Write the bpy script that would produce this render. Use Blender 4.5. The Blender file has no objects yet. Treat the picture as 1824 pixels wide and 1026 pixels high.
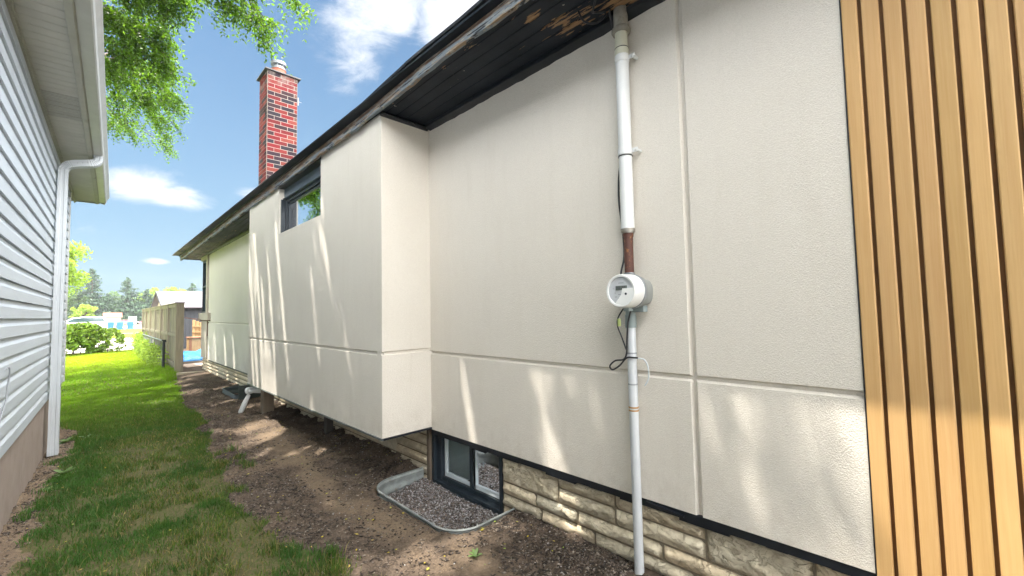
import bpy, math, random
import numpy as np
from mathutils import Vector
random.seed(4); rng = np.random.default_rng(7)
S = bpy.context.scene
C = S.collection
PI = math.pi

# ---------------------------------------------------------------- camera
cam = bpy.data.cameras.new('camera'); camo = bpy.data.objects.new('camera', cam); C.objects.link(camo)
cam.sensor_width = 36.0; cam.lens = 36.0 * 750 / 1824; cam.clip_start = .02; cam.clip_end = 2000
from mathutils import Matrix
def _cal():
    f = 750.0
    def d(x, y): return Vector((x - 912, -(y - 513), -f)).normalized()
    Y = d(165, 568); up = d(631, 513 - 14070)
    Z = (up - Y * up.dot(Y)).normalized(); X = Y.cross(Z)
    return Matrix((X, Y, Z))
camo.matrix_world = _cal().to_4x4()
S.camera = camo

# ---------------------------------------------------------------- node helper
class T:
    def __init__(s, tree):
        s.t = tree
        for n in list(tree.nodes): tree.nodes.remove(n)
    def n(s, typ, ins=None, **at):
        nd = s.t.nodes.new(typ)
        for k, v in at.items(): setattr(nd, k, v)
        for k, v in (ins or {}).items():
            if isinstance(v, bpy.types.NodeSocket): s.t.links.new(v, nd.inputs[k])
            else: nd.inputs[k].default_value = v
        return nd
    def m(s, op, a, b=0.0, c=0.0, clamp=False):
        return s.n('ShaderNodeMath', {0: a, 1: b, 2: c}, operation=op, use_clamp=clamp).outputs[0]
    def v(s, op, a, b=(0, 0, 0)):
        r = s.n('ShaderNodeVectorMath', {0: a, 1: b}, operation=op)
        return r.outputs['Value'] if op in ('LENGTH', 'DISTANCE', 'DOT_PRODUCT') else r.outputs[0]
    def mix(s, f, a, b, bt='MIX'):
        nd = s.t.nodes.new('ShaderNodeMix'); nd.data_type = 'RGBA'; nd.blend_type = bt
        for i, v in ((0, f), (6, a), (7, b)):
            if isinstance(v, bpy.types.NodeSocket): s.t.links.new(v, nd.inputs[i])
            else: nd.inputs[i].default_value = (*v, 1) if (i > 0 and len(v) == 3) else v
        return nd.outputs[2]
    def pos(s): return s.n('ShaderNodeNewGeometry').outputs['Position']
    def oc(s): return s.n('ShaderNodeTexCoord').outputs['Object']
    def sc(s, vec, k): return s.n('ShaderNodeVectorMath', {0: vec, 1: k}, operation='MULTIPLY').outputs[0]
    def noise(s, vec, scale, detail=4, rough=.55, dist=0):
        return s.n('ShaderNodeTexNoise', {'Vector': vec, 'Scale': scale, 'Detail': detail, 'Roughness': rough, 'Distortion': dist}).outputs['Fac']
    def vor(s, vec, scale, feat='F1'):
        return s.n('ShaderNodeTexVoronoi', {'Vector': vec, 'Scale': scale}, feature=feat).outputs['Distance']
    def rng(s, f, a, b, c=0.0, d=1.0, smooth=False):
        return s.n('ShaderNodeMapRange', {'Value': f, 'From Min': a, 'From Max': b, 'To Min': c, 'To Max': d},
                   interpolation_type='SMOOTHSTEP' if smooth else 'LINEAR').outputs[0]
    def bump(s, h, dist, strength=1.0, nrm=None):
        d = {'Height': h, 'Distance': dist, 'Strength': strength}
        if nrm is not None: d['Normal'] = nrm
        return s.n('ShaderNodeBump', d).outputs[0]
    def attr(s, name): return s.n('ShaderNodeAttribute', attribute_name=name)
    def out(s, sh, world=False):
        s.n('ShaderNodeOutputWorld' if world else 'ShaderNodeOutputMaterial', {'Surface': sh})
    def pb(s, col, rough=.7, nrm=None, metal=0.0, spec=.5, **kw):
        d = {'Base Color': col if isinstance(col, bpy.types.NodeSocket) else (*col, 1), 'Roughness': rough, 'Metallic': metal, 'Specular IOR Level': spec}
        if nrm is not None: d['Normal'] = nrm
        d.update(kw)
        return s.n('ShaderNodeBsdfPrincipled', d).outputs[0]
def mk(name):
    m = bpy.data.materials.new(name); m.use_nodes = True
    return m, T(m.node_tree)
def simple(name, c1, c2=None, scale=6, rough=.65, bump=0.0, bscale=60, metal=0.0, stretch=(1, 1, 1), spec=.5, dirt=None, dirt_scale=3, dirt_at=.6, attr=None):
    m, t = mk(name); p = t.sc(t.oc(), stretch)
    c2 = c2 or tuple(min(1, x * .82) for x in c1)
    col = t.mix(t.rng(t.noise(p, scale, 5), .3, .7), c1, c2)
    if attr: col = t.mix(1.0, col, t.attr(attr).outputs['Color'], 'MULTIPLY')
    if dirt: col = t.mix(t.rng(t.noise(t.sc(t.oc(), (1, 1, .6)), dirt_scale, 8, .7), dirt_at, dirt_at + .12), col, dirt)
    nr = t.bump(t.noise(p, bscale, 3), bump) if bump else None
    t.out(t.pb(col, rough, nr, metal, spec)); return m

# ---------------------------------------------------------------- sky and sun
SUN = Vector((-1.0, .9, 3.5)).normalized()        # towards the sun
EL = math.asin(SUN.z); AZ = math.atan2(SUN.x, SUN.y)
W = bpy.data.worlds.new('World'); S.world = W; W.use_nodes = True
t = T(W.node_tree)
sky = t.n('ShaderNodeTexSky', sky_type='NISHITA', sun_disc=False, sun_elevation=EL, sun_rotation=AZ, air_density=1.0, dust_density=.6, ozone_density=1.6, altitude=100).outputs[0]
d = t.n('ShaderNodeTexCoord').outputs['Generated']
sep = t.n('ShaderNodeSeparateXYZ', {0: d})
zz = t.m('ADD', t.m('MAXIMUM', sep.outputs[2], 0.0), .28)
pl = t.n('ShaderNodeCombineXYZ', {0: t.m('DIVIDE', sep.outputs[0], zz), 1: t.m('DIVIDE', sep.outputs[1], zz), 2: 0.3}).outputs[0]
fb = t.noise(pl, 2.6, 9, .6, .4)
fine = t.noise(t.sc(d, (1, 1, 2.2)), 9, 8, .62, .6)
w = None
for (c, st, r, k) in [((.05, .97, .234), (1, 1, 2.2), .12, .50), ((.10, .97, .222), (1, 1, 2.4), .10, .47), ((.215, .948, .242), (1, 1, 2), .06, .42),
                      ((.385, .705, .60), (1, 1, 1), .17, .70), ((.50, .655, .57), (1, 1, 1), .17, .72), ((.337, .772, .53), (1, 1, .8), .14, .43), ((.57, .58, .6), (1, 1, 1), .2, .74),
                      ((.081, .992, .102), (1, 1, 3), .035, .5), ((.17, .98, .06), (1, 1, 3.5), .09, .3), ((-.02, .98, .15), (1, 1, 3), .07, .3)]:
    cc = tuple(a * b for a, b in zip(c, st))
    q = t.m('MULTIPLY', t.rng(t.v('DISTANCE', t.sc(d, st), cc), 0, r, 1, 0, True), k)
    w = q if w is None else t.m('MAXIMUM', w, q)
behind = t.m('MULTIPLY', t.rng(sep.outputs[1], .35, -.35), .48)  # cloud cover added out of view (behind, left, overhead) as fill light
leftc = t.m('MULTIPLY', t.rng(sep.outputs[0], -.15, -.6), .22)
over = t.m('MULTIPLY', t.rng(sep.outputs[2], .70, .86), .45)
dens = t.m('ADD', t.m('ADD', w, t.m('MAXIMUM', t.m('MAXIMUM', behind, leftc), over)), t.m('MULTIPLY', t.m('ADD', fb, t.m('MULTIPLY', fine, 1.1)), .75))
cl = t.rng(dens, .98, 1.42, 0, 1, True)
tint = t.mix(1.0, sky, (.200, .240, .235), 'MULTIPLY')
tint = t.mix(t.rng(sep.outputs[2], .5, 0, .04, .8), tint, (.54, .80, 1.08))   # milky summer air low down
fill_cloud = t.m('MAXIMUM', t.rng(sep.outputs[1], .30, -.1), t.m('MAXIMUM', t.rng(sep.outputs[2], .70, .85), t.rng(sep.outputs[0], -.2, -.5)))   # unseen bright cloud, added overhead, behind and left to fill the shaded walls
skyc = t.mix(cl, tint, t.mix(fill_cloud, (1.65, 1.7, 1.78), (20.5, 20.3, 20.0)))
CLOUDN = skyc
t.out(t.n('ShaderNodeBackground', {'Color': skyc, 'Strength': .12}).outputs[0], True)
sl = bpy.data.lights.new('sun', 'SUN'); sl.energy = 2.0; sl.angle = math.radians(.5); sl.color = (1, .93, .83)
so = bpy.data.objects.new('sun', sl); C.objects.link(so); so.rotation_euler = SUN.to_track_quat('Z', 'Y').to_euler(); so.location = (-3, 3, 30)
vs = S.view_settings; vs.view_transform = 'Standard'; vs.look = 'None'; vs.exposure = 2.56; vs.gamma = 1

# ---------------------------------------------------------------- mesh builder
class MB:
    def __init__(s): s.V = []; s.F = []; s.col = []; s.n = 0; s.c = None
    def add(s, V, F, col=None):
        s.V.append(np.asarray(V, float)); s.F += [tuple(i + s.n for i in f) for f in F]; s.n += len(V)
        s.col += [col or (1, 1, 1)] * len(V); return s
    def box(s, a, b, col=None, rz=0, tilt=None):
        x0, y0, z0 = a; x1, y1, z1 = b
        V = np.array([(x, y, z) for x in (x0, x1) for y in (y0, y1) for z in (z0, z1)], float)
        if rz or tilt is not None:
            c = V.mean(0); R = Matrix.Rotation(rz, 3, 'Z')
            if tilt is not None: R = R @ Matrix.Rotation(tilt[0], 3, tilt[1])
            V = (V - c) @ np.array(R).T + c
        return s.add(V, [(0, 1, 3, 2), (4, 6, 7, 5), (0, 4, 5, 1), (2, 3, 7, 6), (0, 2, 6, 4), (1, 5, 7, 3)], col)
    def tube(s, pts, r, k=10, cap=True, flat=1.0, col=None):
        pts = [Vector(p) for p in pts]; n = len(pts); rr = r if isinstance(r, (list, tuple)) else [r] * n
        V = []; ref = None
        for i, p in enumerate(pts):
            d = (pts[min(i + 1, n - 1)] - pts[max(i - 1, 0)]).normalized()
            if ref is None: ref = Vector((0, 1, 0)) if abs(d.y) < .9 else Vector((1, 0, 0))
            u = (ref - d * ref.dot(d)).normalized(); ref = u; w = d.cross(u)
            for j in range(k):
                a = 2 * PI * j / k; V.append(p + u * (math.cos(a) * rr[i]) + w * (math.sin(a) * rr[i] * flat))
        F = [(i * k + j, i * k + (j + 1) % k, (i + 1) * k + (j + 1) % k, (i + 1) * k + j) for i in range(n - 1) for j in range(k)]
        if cap: F += [tuple(range(k - 1, -1, -1)), tuple((n - 1) * k + j for j in range(k))]
        return s.add([tuple(v) for v in V], F, col)
    def loft(s, rings, closed=True, cap=True, col=None):
        k = len(rings[0]); V = [p for r in rings for p in r]; n = len(rings); kk = k if closed else k - 1
        F = [(i * k + j, i * k + (j + 1) % k, (i + 1) * k + (j + 1) % k, (i + 1) * k + j) for i in range(n - 1) for j in range(kk)]
        if cap and closed: F += [tuple(range(k - 1, -1, -1)), tuple((n - 1) * k + j for j in range(k))]
        return s.add(V, F, col)
    def prism(s, poly, axis, a, b, col=None):
        def P(p, t): return (t, p[0], p[1]) if axis == 'X' else (p[0], t, p[1]) if axis == 'Y' else (p[0], p[1], t)
        return s.loft([[P(p, a) for p in poly], [P(p, b) for p in poly]], col=col)
    def quad(s, *p, col=None): return s.add(p, [tuple(range(len(p)))], col)
ORG = {}
def mesh_obj(name, V, F, mat, parent=None, smooth=False, bevel=0, col=None, org=None, attrs=None):
    V = np.asarray(V, float)
    o0 = org
    if parent is not None: o0 = ORG[parent.name]
    if o0 is None: o0 = (0, 0, 0)
    V = V - np.array(o0)
    me = bpy.data.meshes.new(name)
    if isinstance(F, np.ndarray):
        nf, k = F.shape
        me.vertices.add(len(V)); me.vertices.foreach_set('co', V.astype(np.float32).ravel())
        me.loops.add(nf * k); me.loops.foreach_set('vertex_index', F.astype(np.int32).ravel())
        me.polygons.add(nf); me.polygons.foreach_set('loop_start', np.arange(0, nf * k, k, dtype=np.int32))
        me.update(calc_edges=True)
    else:
        me.from_pydata([tuple(v) for v in V], [], F)
    if col is not None:
        a = me.color_attributes.new('tint', 'FLOAT_COLOR', 'POINT')
        cc = np.ones((len(V), 4), np.float32); cc[:, :3] = np.asarray(col); a.data.foreach_set('color', cc.ravel())
    for k_, v_ in (attrs or {}).items():
        a = me.attributes.new(k_, 'FLOAT', 'POINT'); a.data.foreach_set('value', np.asarray(v_, np.float32))
    if not isinstance(F, np.ndarray):
        import bmesh
        bm = bmesh.new(); bm.from_mesh(me); bmesh.ops.recalc_face_normals(bm, faces=bm.faces); bm.to_mesh(me); bm.free()
    me.materials.append(mat)
    if smooth:
        me.polygons.foreach_set('use_smooth', [True] * len(me.polygons))
        if smooth == 'auto':
            try: me.set_sharp_from_angle(angle=math.radians(38))
            except Exception: pass
    o = bpy.data.objects.new(name, me); C.objects.link(o)
    if parent is not None: o.parent = parent; ORG[o.name] = o0
    else: o.location = o0; ORG[o.name] = o0
    if bevel:
        b = o.modifiers.new('bevel', 'BEVEL'); b.width = bevel; b.segments = 2; b.limit_method = 'ANGLE'; b.angle_limit = math.radians(40)
    return o
def ob(name, mb, mat, parent=None, smooth=False, bevel=0, org=None):
    V = np.concatenate(mb.V)
    return mesh_obj(name, V, mb.F, mat, parent, smooth, bevel, np.array(mb.col) if any(c != (1, 1, 1) for c in mb.col) else None, org)
def tag(o, label=None, cat=None, group=None, kind=None):
    if label: o['label'] = label
    if cat: o['category'] = cat
    if group: o['group'] = group
    if kind: o['kind'] = kind
    return o
def thing(name, label, cat, org, rotz=0, group=None, loc=None):
    o = bpy.data.objects.new(name, None); C.objects.link(o); o.location = loc or org; o.rotation_euler = (0, 0, rotz); o.empty_display_size = .1
    ORG[o.name] = org; return tag(o, label, cat, group)

# ---------------------------------------------------------------- numpy noise
def _h(ix, iy, seed):
    n = (ix.astype(np.int64) * 374761393 + iy.astype(np.int64) * 668265263 + seed * 974711) & 0x7fffffff
    n = (n ^ (n >> 13)) * 1274126177 & 0x7fffffff
    return ((n ^ (n >> 16)) & 0xffff) / 65535.0
def vn(x, y, f, seed=0):
    x = np.asarray(x, float) * f; y = np.asarray(y, float) * f; ix = np.floor(x); iy = np.floor(y); fx = x - ix; fy = y - iy
    fx = fx * fx * (3 - 2 * fx); fy = fy * fy * (3 - 2 * fy)
    a = _h(ix, iy, seed); b = _h(ix + 1, iy, seed); c = _h(ix, iy + 1, seed); d = _h(ix + 1, iy + 1, seed)
    return (a * (1 - fx) + b * fx) * (1 - fy) + (c * (1 - fx) + d * fx) * fy
def fbm(x, y, f, seed=0, o=4):
    r = 0; a = .5; tot = 0
    for i in range(o): r = r + a * vn(x, y, f * 2 ** i, seed + i); tot += a; a *= .5
    return r / tot
def sm(x, a, b):
    t_ = np.clip((x - a) / (b - a), 0, 1); return t_ * t_ * (3 - 2 * t_)

# ---------------------------------------------------------------- ground
AN = math.radians(1.493); ca, sa = math.cos(AN), math.sin(AN)
def n2w(x, y): return (x * ca + y * sa, -x * sa + y * ca)      # neighbour house frame -> world
def w2nx(X, Y): return X * ca - Y * sa
def gh(x, y):
    x = np.asarray(x, float); y = np.asarray(y, float)
    z = -1.435 + .055 * sm(x, 1.2, 2.1) - .03 * sm(y, 8, 14) - .06 * sm(x, .3, -.5) * sm(y, 4.5, 7)
    near = sm(y, 40, 12)
    z = z + near * (.035 * (fbm(x, y, .9, 3) - .5))
    return z
WELL1 = (1.607, 2.2, 2.157, 3.308); WELL2 = (1.732, 2.2, 8.39, 9.48)
def in_well(x, y, g=0.0):
    r = np.zeros(np.shape(x), bool)
    for (a, b, c, d_), rd in ((WELL1, .2), (WELL2, .1)):
        qx_ = np.abs(y - (c + d_) / 2) - (d_ - c) / 2 + rd + g; qz_ = (a + rd + g) - x
        k = np.hypot(np.maximum(qx_, 0), np.maximum(qz_, 0)) + np.minimum(np.maximum(qx_, qz_), 0) - rd
        r |= (k < 0) & (x < b)
    return r
EY = [0, 1.8, 2.5, 3.5, 5, 7, 9, 11.2, 13.4, 13.9, 30]; EX = [1.35, 1.15, .98, .78, .93, 1.06, 1.14, 1.25, 1.48, 1.6, 1.75]
LY = [0, 2.5, 4.1, 5.6, 7.0, 8.0, 9.0, 30]; LX = [-.1, -.22, -.28, -.2, -.12, -.1, -.36, -.9]
def soil(x, y):           # 1 on bare soil, 0 on lawn
    n = (fbm(x, y, 3.0, 11) - .5) * .34 + (fbm(x, y, 14, 12, 3) - .5) * .12
    r = sm(x + n, np.interp(y, EY, EX) - .05, np.interp(y, EY, EX) + .07)
    l = sm(-(x + n), -(np.interp(y, LY, LX) + .05), -(np.interp(y, LY, LX) - .06))
    # thin green patch in the soil at the picture's lower edge
    g = sm(np.hypot((x - .80) / .34, (y - 2.5) / .45), 1.1, .55)
    return np.clip(np.maximum(r * (1 - .75 * g), l * (y < 13)), 0, 1) * (y < 24.6)
def grid_axis(lo, a, b, hi, st, g=1.22):
    c = list(np.arange(a, b + 1e-6, st)); s_ = st; v = c[-1]
    while v < hi: s_ = min(s_ * g, 40); v += s_; c.append(v)
    s_ = st; v = c[0]; pre = []
    while v > lo: s_ = min(s_ * g, 40); v -= s_; pre.append(v)
    return np.array(pre[::-1] + c)
gx = grid_axis(-400, -.62, 2.26, 400, .018); gy = grid_axis(-60, 1.0, 11.5, 700, .02)
GX, GY = np.meshgrid(gx, gy)
so_ = soil(GX, GY); GZ = gh(GX, GY)
fineM = (sm(GY, 16, 9) * sm(GY, 0.5, 1.0))
rough_ = (fbm(GX, GY, 8, 21, 5) - .5) * .095 + (fbm(GX, GY, 30, 22, 3) - .5) * .034 * sm(fbm(GX, GY, 2, 33), .35, .6)
smooth_path = sm(np.abs(GX - (1.46 + .07 * np.sin(GY * 1.3) + .12 * (fbm(GX, GY, 2.5, 64) - .5))), .21, .05) * sm(GY, 7.5, 5.5)
GZ = GZ + fineM * (so_ * rough_ * (1 - .65 * smooth_path) + (1 - so_) * .02 * (fbm(GX, GY, 5, 41) - .5))
for (a_, b_, c_, d_) in (WELL1, WELL2):
    ds_ = np.hypot(np.maximum(np.maximum(a_ - GX, GX - 3), 0), np.maximum(np.maximum(c_ - GY, GY - d_), 0)); k_ = sm(ds_, .30, .03) * (GX < 2.3) * (GY > 1.5)
    GZ = GZ * (1 - k_) + (-1.398 + .3 * (GZ + 1.40)) * k_
GZ = np.where(in_well(GX, GY, .0), -1.545 + .01 * fbm(GX, GY, 20, 5), GZ)
GZ = np.where(GY > 26, -1.46, GZ)
ny, nx = GX.shape
idx = np.arange(ny * nx).reshape(ny, nx)
GF = np.stack([idx[:-1, :-1], idx[:-1, 1:], idx[1:, 1:], idx[1:, :-1]], -1).reshape(-1, 4)
dry = np.clip(sm(fbm(GX, GY, 1.6, 51), .42, .62) + .7 * np.exp(-((GX - .55) / .28) ** 2) * sm(fbm(GX, GY, 3.2, 52), .40, .56), 0, 1) * sm(GY, 9, 6)
sand = np.clip(smooth_path * .9 * sm(fbm(GX, GY, 4, 61), .25, .6) + .8 * sm(GX, .2, -.1) * (GY < 9) + .45 * sm(fbm(GX, GY, 2.4, 66), .56, .7), 0, 1)
m, t = mk('ground_mat'); P = t.pos()
sv = t.attr('soil').outputs['Fac']; dv = t.attr('dry').outputs['Fac']; sd = t.attr('sand').outputs['Fac']
n1 = t.noise(P, 9, 8, .65); n2 = t.noise(P, 70, 5, .6); n3 = t.noise(P, 2.2, 5)
dark = t.mix(t.rng(n1, .38, .62), (.044, .034, .027), (.11, .084, .064))
dark = t.mix(t.rng(n2, .45, .7), dark, (.16, .12, .088))
light = t.mix(t.rng(n1, .3, .7), (.25, .185, .125), (.155, .115, .08))
dirtc = t.mix(t.m('MULTIPLY', sd, t.rng(n2, .3, .6, .55, 1)), dark, light)
thatch = t.mix(t.rng(n1, .3, .7), (.034, .062, .014), (.078, .092, .028))
thatch = t.mix(t.m('MULTIPLY', dv, t.rng(n2, .35, .65)), thatch, (.13, .10, .055))
sepy = t.n('ShaderNodeSeparateXYZ', {0: P}).outputs[1]
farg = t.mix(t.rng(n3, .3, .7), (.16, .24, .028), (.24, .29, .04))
thatch = t.mix(t.rng(sepy, 11, 18), thatch, t.mix(t.rng(t.noise(P, 1.1, 6), .35, .65), (.14, .24, .02), (.22, .32, .03)))  # ground under the far lawn lightened too, sunlight put into its colour
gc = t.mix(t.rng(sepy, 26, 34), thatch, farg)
gc = t.mix(t.rng(t.m('ADD', sv, t.m('MULTIPLY', t.m('SUBTRACT', n2, .5), .4)), .4, .6), gc, dirtc)
hb = t.m('ADD', t.m('MULTIPLY', n1, .5), t.m('MULTIPLY', n2, .5))
t.out(t.pb(gc, .95, t.bump(hb, .012, 1.0, t.bump(t.noise(P, 260, 3), .004)), spec=.15))
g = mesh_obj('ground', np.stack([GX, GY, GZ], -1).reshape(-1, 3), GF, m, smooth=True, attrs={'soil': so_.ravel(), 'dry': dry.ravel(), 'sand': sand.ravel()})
tag(g, kind='structure')
# pale gravel lot beyond the gate, meadow strip, road: thin sheets
gravelm = simple('gravel_lot_mat', (.55, .50, .46), (.42, .38, .34), 3, .95, .006, 60)
def sheet(name, poly, z, mat, n=1):
    o = ob(name, MB().quad(*[(x, y, z) for x, y in poly]), mat); return tag(o, kind='structure')
sheet('gravel_path', [(-9, 26.2), (2.6, 26.0), (3.4, 33), (4.4, 42.5), (.5, 42), (-1.5, 37), (-9, 33)], -1.452, gravelm)
sheet('road', [(-60, 77), (90, 77), (90, 118), (-60, 118)], -1.452, simple('road_mat', (.48, .47, .47), (.40, .39, .40), .4, .9))
sheet('concrete_pad', [(1.75, 14.7), (5, 14.7), (5, 21.5), (1.95, 21.5)], -1.445, simple('pad_mat', (.5, .42, .34), (.34, .27, .2), 2, .9, .004, 40))

# ---------------------------------------------------------------- main house
H = thing('stucco_house', 'cream stucco bungalow with black soffit, projecting bay and wooden slat cladding', 'house', (2.1, 0, -1.42))
m, t = mk('stucco'); P = t.pos()
g1 = t.noise(P, 210, 4, .62); g2 = t.noise(P, 105, 3, .5, 1.2); g3 = t.vor(P, 165)
hh = t.m('ADD', t.m('MULTIPLY', g1, .55), t.m('ADD', t.m('MULTIPLY', g2, .6), t.m('MULTIPLY', g3, .35)))
base = t.mix(t.rng(t.noise(P, 1.3, 4), .3, .7), (.70, .66, .59), (.74, .70, .63))
base = t.mix(t.rng(hh, .95, .55, 0, .28), base, (.46, .42, .36))
# faint vertical weathering below the soffit
base = t.mix(t.rng(t.noise(t.sc(P, (1, 3, .5)), 3, 5), .5, .8, 0, .18), base, (.56, .51, .43))
szz = t.n('ShaderNodeSeparateXYZ', {0: P}).outputs[2]
spl = t.m('MULTIPLY', t.rng(szz, -.72, -1.02), t.rng(t.noise(P, 9, 7, .75), .46, .66)); base = t.mix(t.m('MULTIPLY', spl, .30), base, (.40, .34, .27))
drp = t.m('MULTIPLY', t.rng(t.noise(t.sc(P, (26, 26, 1.1)), 1, 5, .65), .60, .78), .16); base = t.mix(drp, base, (.50, .45, .37))
t.out(t.pb(base, .92, t.bump(hh, .0034, 1.0), spec=.2)); stucco = m
def relief(name, face, u0, u1, v0, v1, gu=(), gv=(), hole=None, depth=.018, back=.12, parent=None, hback=None):
    hback = hback or back
    """wall skin: face(u,v,d)->xyz; grooves cut at gu/gv; an opening hole=(u0,u1,v0,v1)"""
    def axis(a, b, gs, ex):
        s_ = {a, b}
        for g_ in gs: s_ |= {g_ - .017, g_ - .007, g_ + .007, g_ + .017}
        s_ |= set(ex); return sorted(x for x in s_ if a <= x <= b)
    us = axis(u0, u1, gu, hole[:2] if hole else ()); vs_ = axis(v0, v1, gv, hole[2:] if hole else ())
    def dep(u, v):
        k = 0
        for g_ in gu: k = max(k, depth * min(1, max(0, (.017 - abs(u - g_)) / .010)))
        for g_ in gv: k = max(k, depth * min(1, max(0, (.017 - abs(v - g_)) / .010)))
        return k
    mb = MB(); V = [face(u, v, dep(u, v)) for u in us for v in vs_]; n = len(vs_); F = []
    for i in range(len(us) - 1):
        for j in range(n - 1):
            if hole and us[i] >= hole[0] - 1e-6 and us[i + 1] <= hole[1] + 1e-6 and vs_[j] >= hole[2] - 1e-6 and vs_[j + 1] <= hole[3] + 1e-6: continue
            F.append((i * n + j, (i + 1) * n + j, (i + 1) * n + j + 1, i * n + j + 1))
    mb.add(V, F)
    def rim(a, b, k=None):   # returns from face to back
        k = k or back; mb.quad(face(*a, dep(*a)), face(*b, dep(*b)), face(*b, k), face(*a, k))
    for i in range(len(us) - 1): rim((us[i], v0), (us[i + 1], v0)); rim((us[i], v1), (us[i + 1], v1))
    for j in range(n - 1): rim((u0, vs_[j]), (u0, vs_[j + 1])); rim((u1, vs_[j]), (u1, vs_[j + 1]))
    if hole:
        a, b, c_, d_ = hole
        for p, q in (((a, c_), (b, c_)), ((a, c_), (a, d_)), ((b, c_), (b, d_))): rim(p, q, hback)
    import bmesh
    o = ob(name, mb, stucco, parent)
    bm = bmesh.new(); bm.from_mesh(o.data); bmesh.ops.remove_doubles(bm, verts=bm.verts, dist=1e-5); bmesh.ops.recalc_face_normals(bm, faces=bm.faces); bm.to_mesh(o.data); bm.free()
    return o
relief('stucco_wall', lambda u, v, d_: (2.1 + d_, u, v), .212, 3.3, -1.01, 1.66, gu=(.857,), gv=(-.351,), parent=H, back=.045)
relief('stucco_wall', lambda u, v, d_: (2.1 + d_, u, v), 7.0, 13.16, -1.09, 1.60, gv=(-.157,), parent=H, back=.045)
relief('stucco_bay', lambda u, v, d_: (1.64 + d_, u, v), 3.13, 7.21, -.99, 1.64, gv=(-.325,), hole=(4.42, 5.795, 1.022, 1.625), parent=H, back=.019, hback=.11)
relief('stucco_bay', lambda u, v, d_: (u, 3.1285 + d_, v), 1.6402, 2.12, -.99, 1.64, gv=(-.325,), parent=H, back=.08)
relief('stucco_bay', lambda u, v, d_: (u, 7.21 - .0015 - d_, v), 1.6415, 2.12, -.99, 1.64, gv=(-.325,), parent=H, back=.08)
blk = simple('black_paint', (.005, .0075, .012), (.009, .012, .018), 12, .45, .0015, 40)
metalg = simple('grey_metal', (.30, .33, .35), (.22, .25, .27), 9, .38, .0006, 30, .8)
# core walls behind skins (kept dark inside), end walls
core = simple('core_wall', (.30, .27, .23), None, 4, .9)
mb = MB(); mb.box((2.18, -6, -1.02), (2.24, 13.9, 1.66)); mb.box((2.24, 13.95, -1.6), (9.8, 14.06, 1.66)); mb.box((2.24, -6, -1.6), (9.8, -5.9, 1.66)); mb.box((9.7, -5.9, -1.6), (9.8, 13.95, 1.66))
ob('wall_core', mb, stucco, H)
# bay underside, lower drip flashing
mb = MB(); mb.box((1.70, 3.20, -.975), (2.13, 7.14, -.955)); ob('bay_floor', mb, simple('bay_floor_mat', (.10, .085, .07), None, 5, .9), H)
mb = MB(); mb.box((1.632, 3.122, -1.004), (1.646, 7.215, -.9915)); mb.box((1.646, 3.122, -1.004), (1.70, 7.215, -.996)); ob('drip_flashing', mb, metalg, H)
mb = MB(); mb.box((1.648, 3.118, -1.006), (2.12, 3.135, -.9925)); mb.box((2.103, .212, -1.05), (2.148, 3.12, -1.012)); mb.box((2.103, 7.2, -1.118), (2.148, 13.1, -1.092))
y = .25
while y < 3.0:
    w_ = random.uniform(.05, .25); mb.box((2.105, y, -1.050 - random.uniform(.002, .016)), (2.146, min(y + w_, 3.1), -1.049)); y += w_ + random.uniform(.05, .3)
mb.box((2.10, 1.0, -1.045), (2.102, 1.12, -1.03)); mb.box((2.085, .93, -1.030), (2.103, 1.13, -1.022), tilt=(.07, 'X'))
ob('starter_strip', mb, blk, H)
mb = MB(); mb.box((2.097, .2075, -1.4), (2.15, .2115, 1.66)); ob('corner_trim', mb, blk, H)

# stone base -------------------------------------------------
m, t = mk('stone'); P = t.pos()
nn = t.noise(P, 22, 6, .6); n2 = t.noise(P, 5, 4)
c = t.mix(t.rng(n2, .3, .7), (.62, .53, .375), (.70, .62, .47)); c = t.mix(t.rng(nn, .42, .62), c, (.54, .46, .33))
c = t.mix(1.0, c, t.attr('tint').outputs['Color'], 'MULTIPLY')
c = t.mix(t.rng(t.noise(P, 3, 7, .7), .62, .78, 0, .25), c, (.3, .25, .18))
rd = t.m('ABSOLUTE', t.m('SUBTRACT', t.noise(t.sc(P, (1, 1, 1.7)), 11, 5, .6, 1.2), .5)); crk = t.rng(rd, 0, .03, 1, 0)
c = t.mix(t.m('MULTIPLY', crk, .28), c, (.28, .23, .15))
t.out(t.pb(c, .88, t.bump(t.m('SUBTRACT', nn, t.m('MULTIPLY', crk, .35)), .012, 1, t.bump(t.noise(P, 130, 4, .7), .004)), spec=.25)); stonem = m
mortar = simple('mortar', (.28, .235, .17), (.20, .165, .12), 20, .95, .003, 90)
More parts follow.
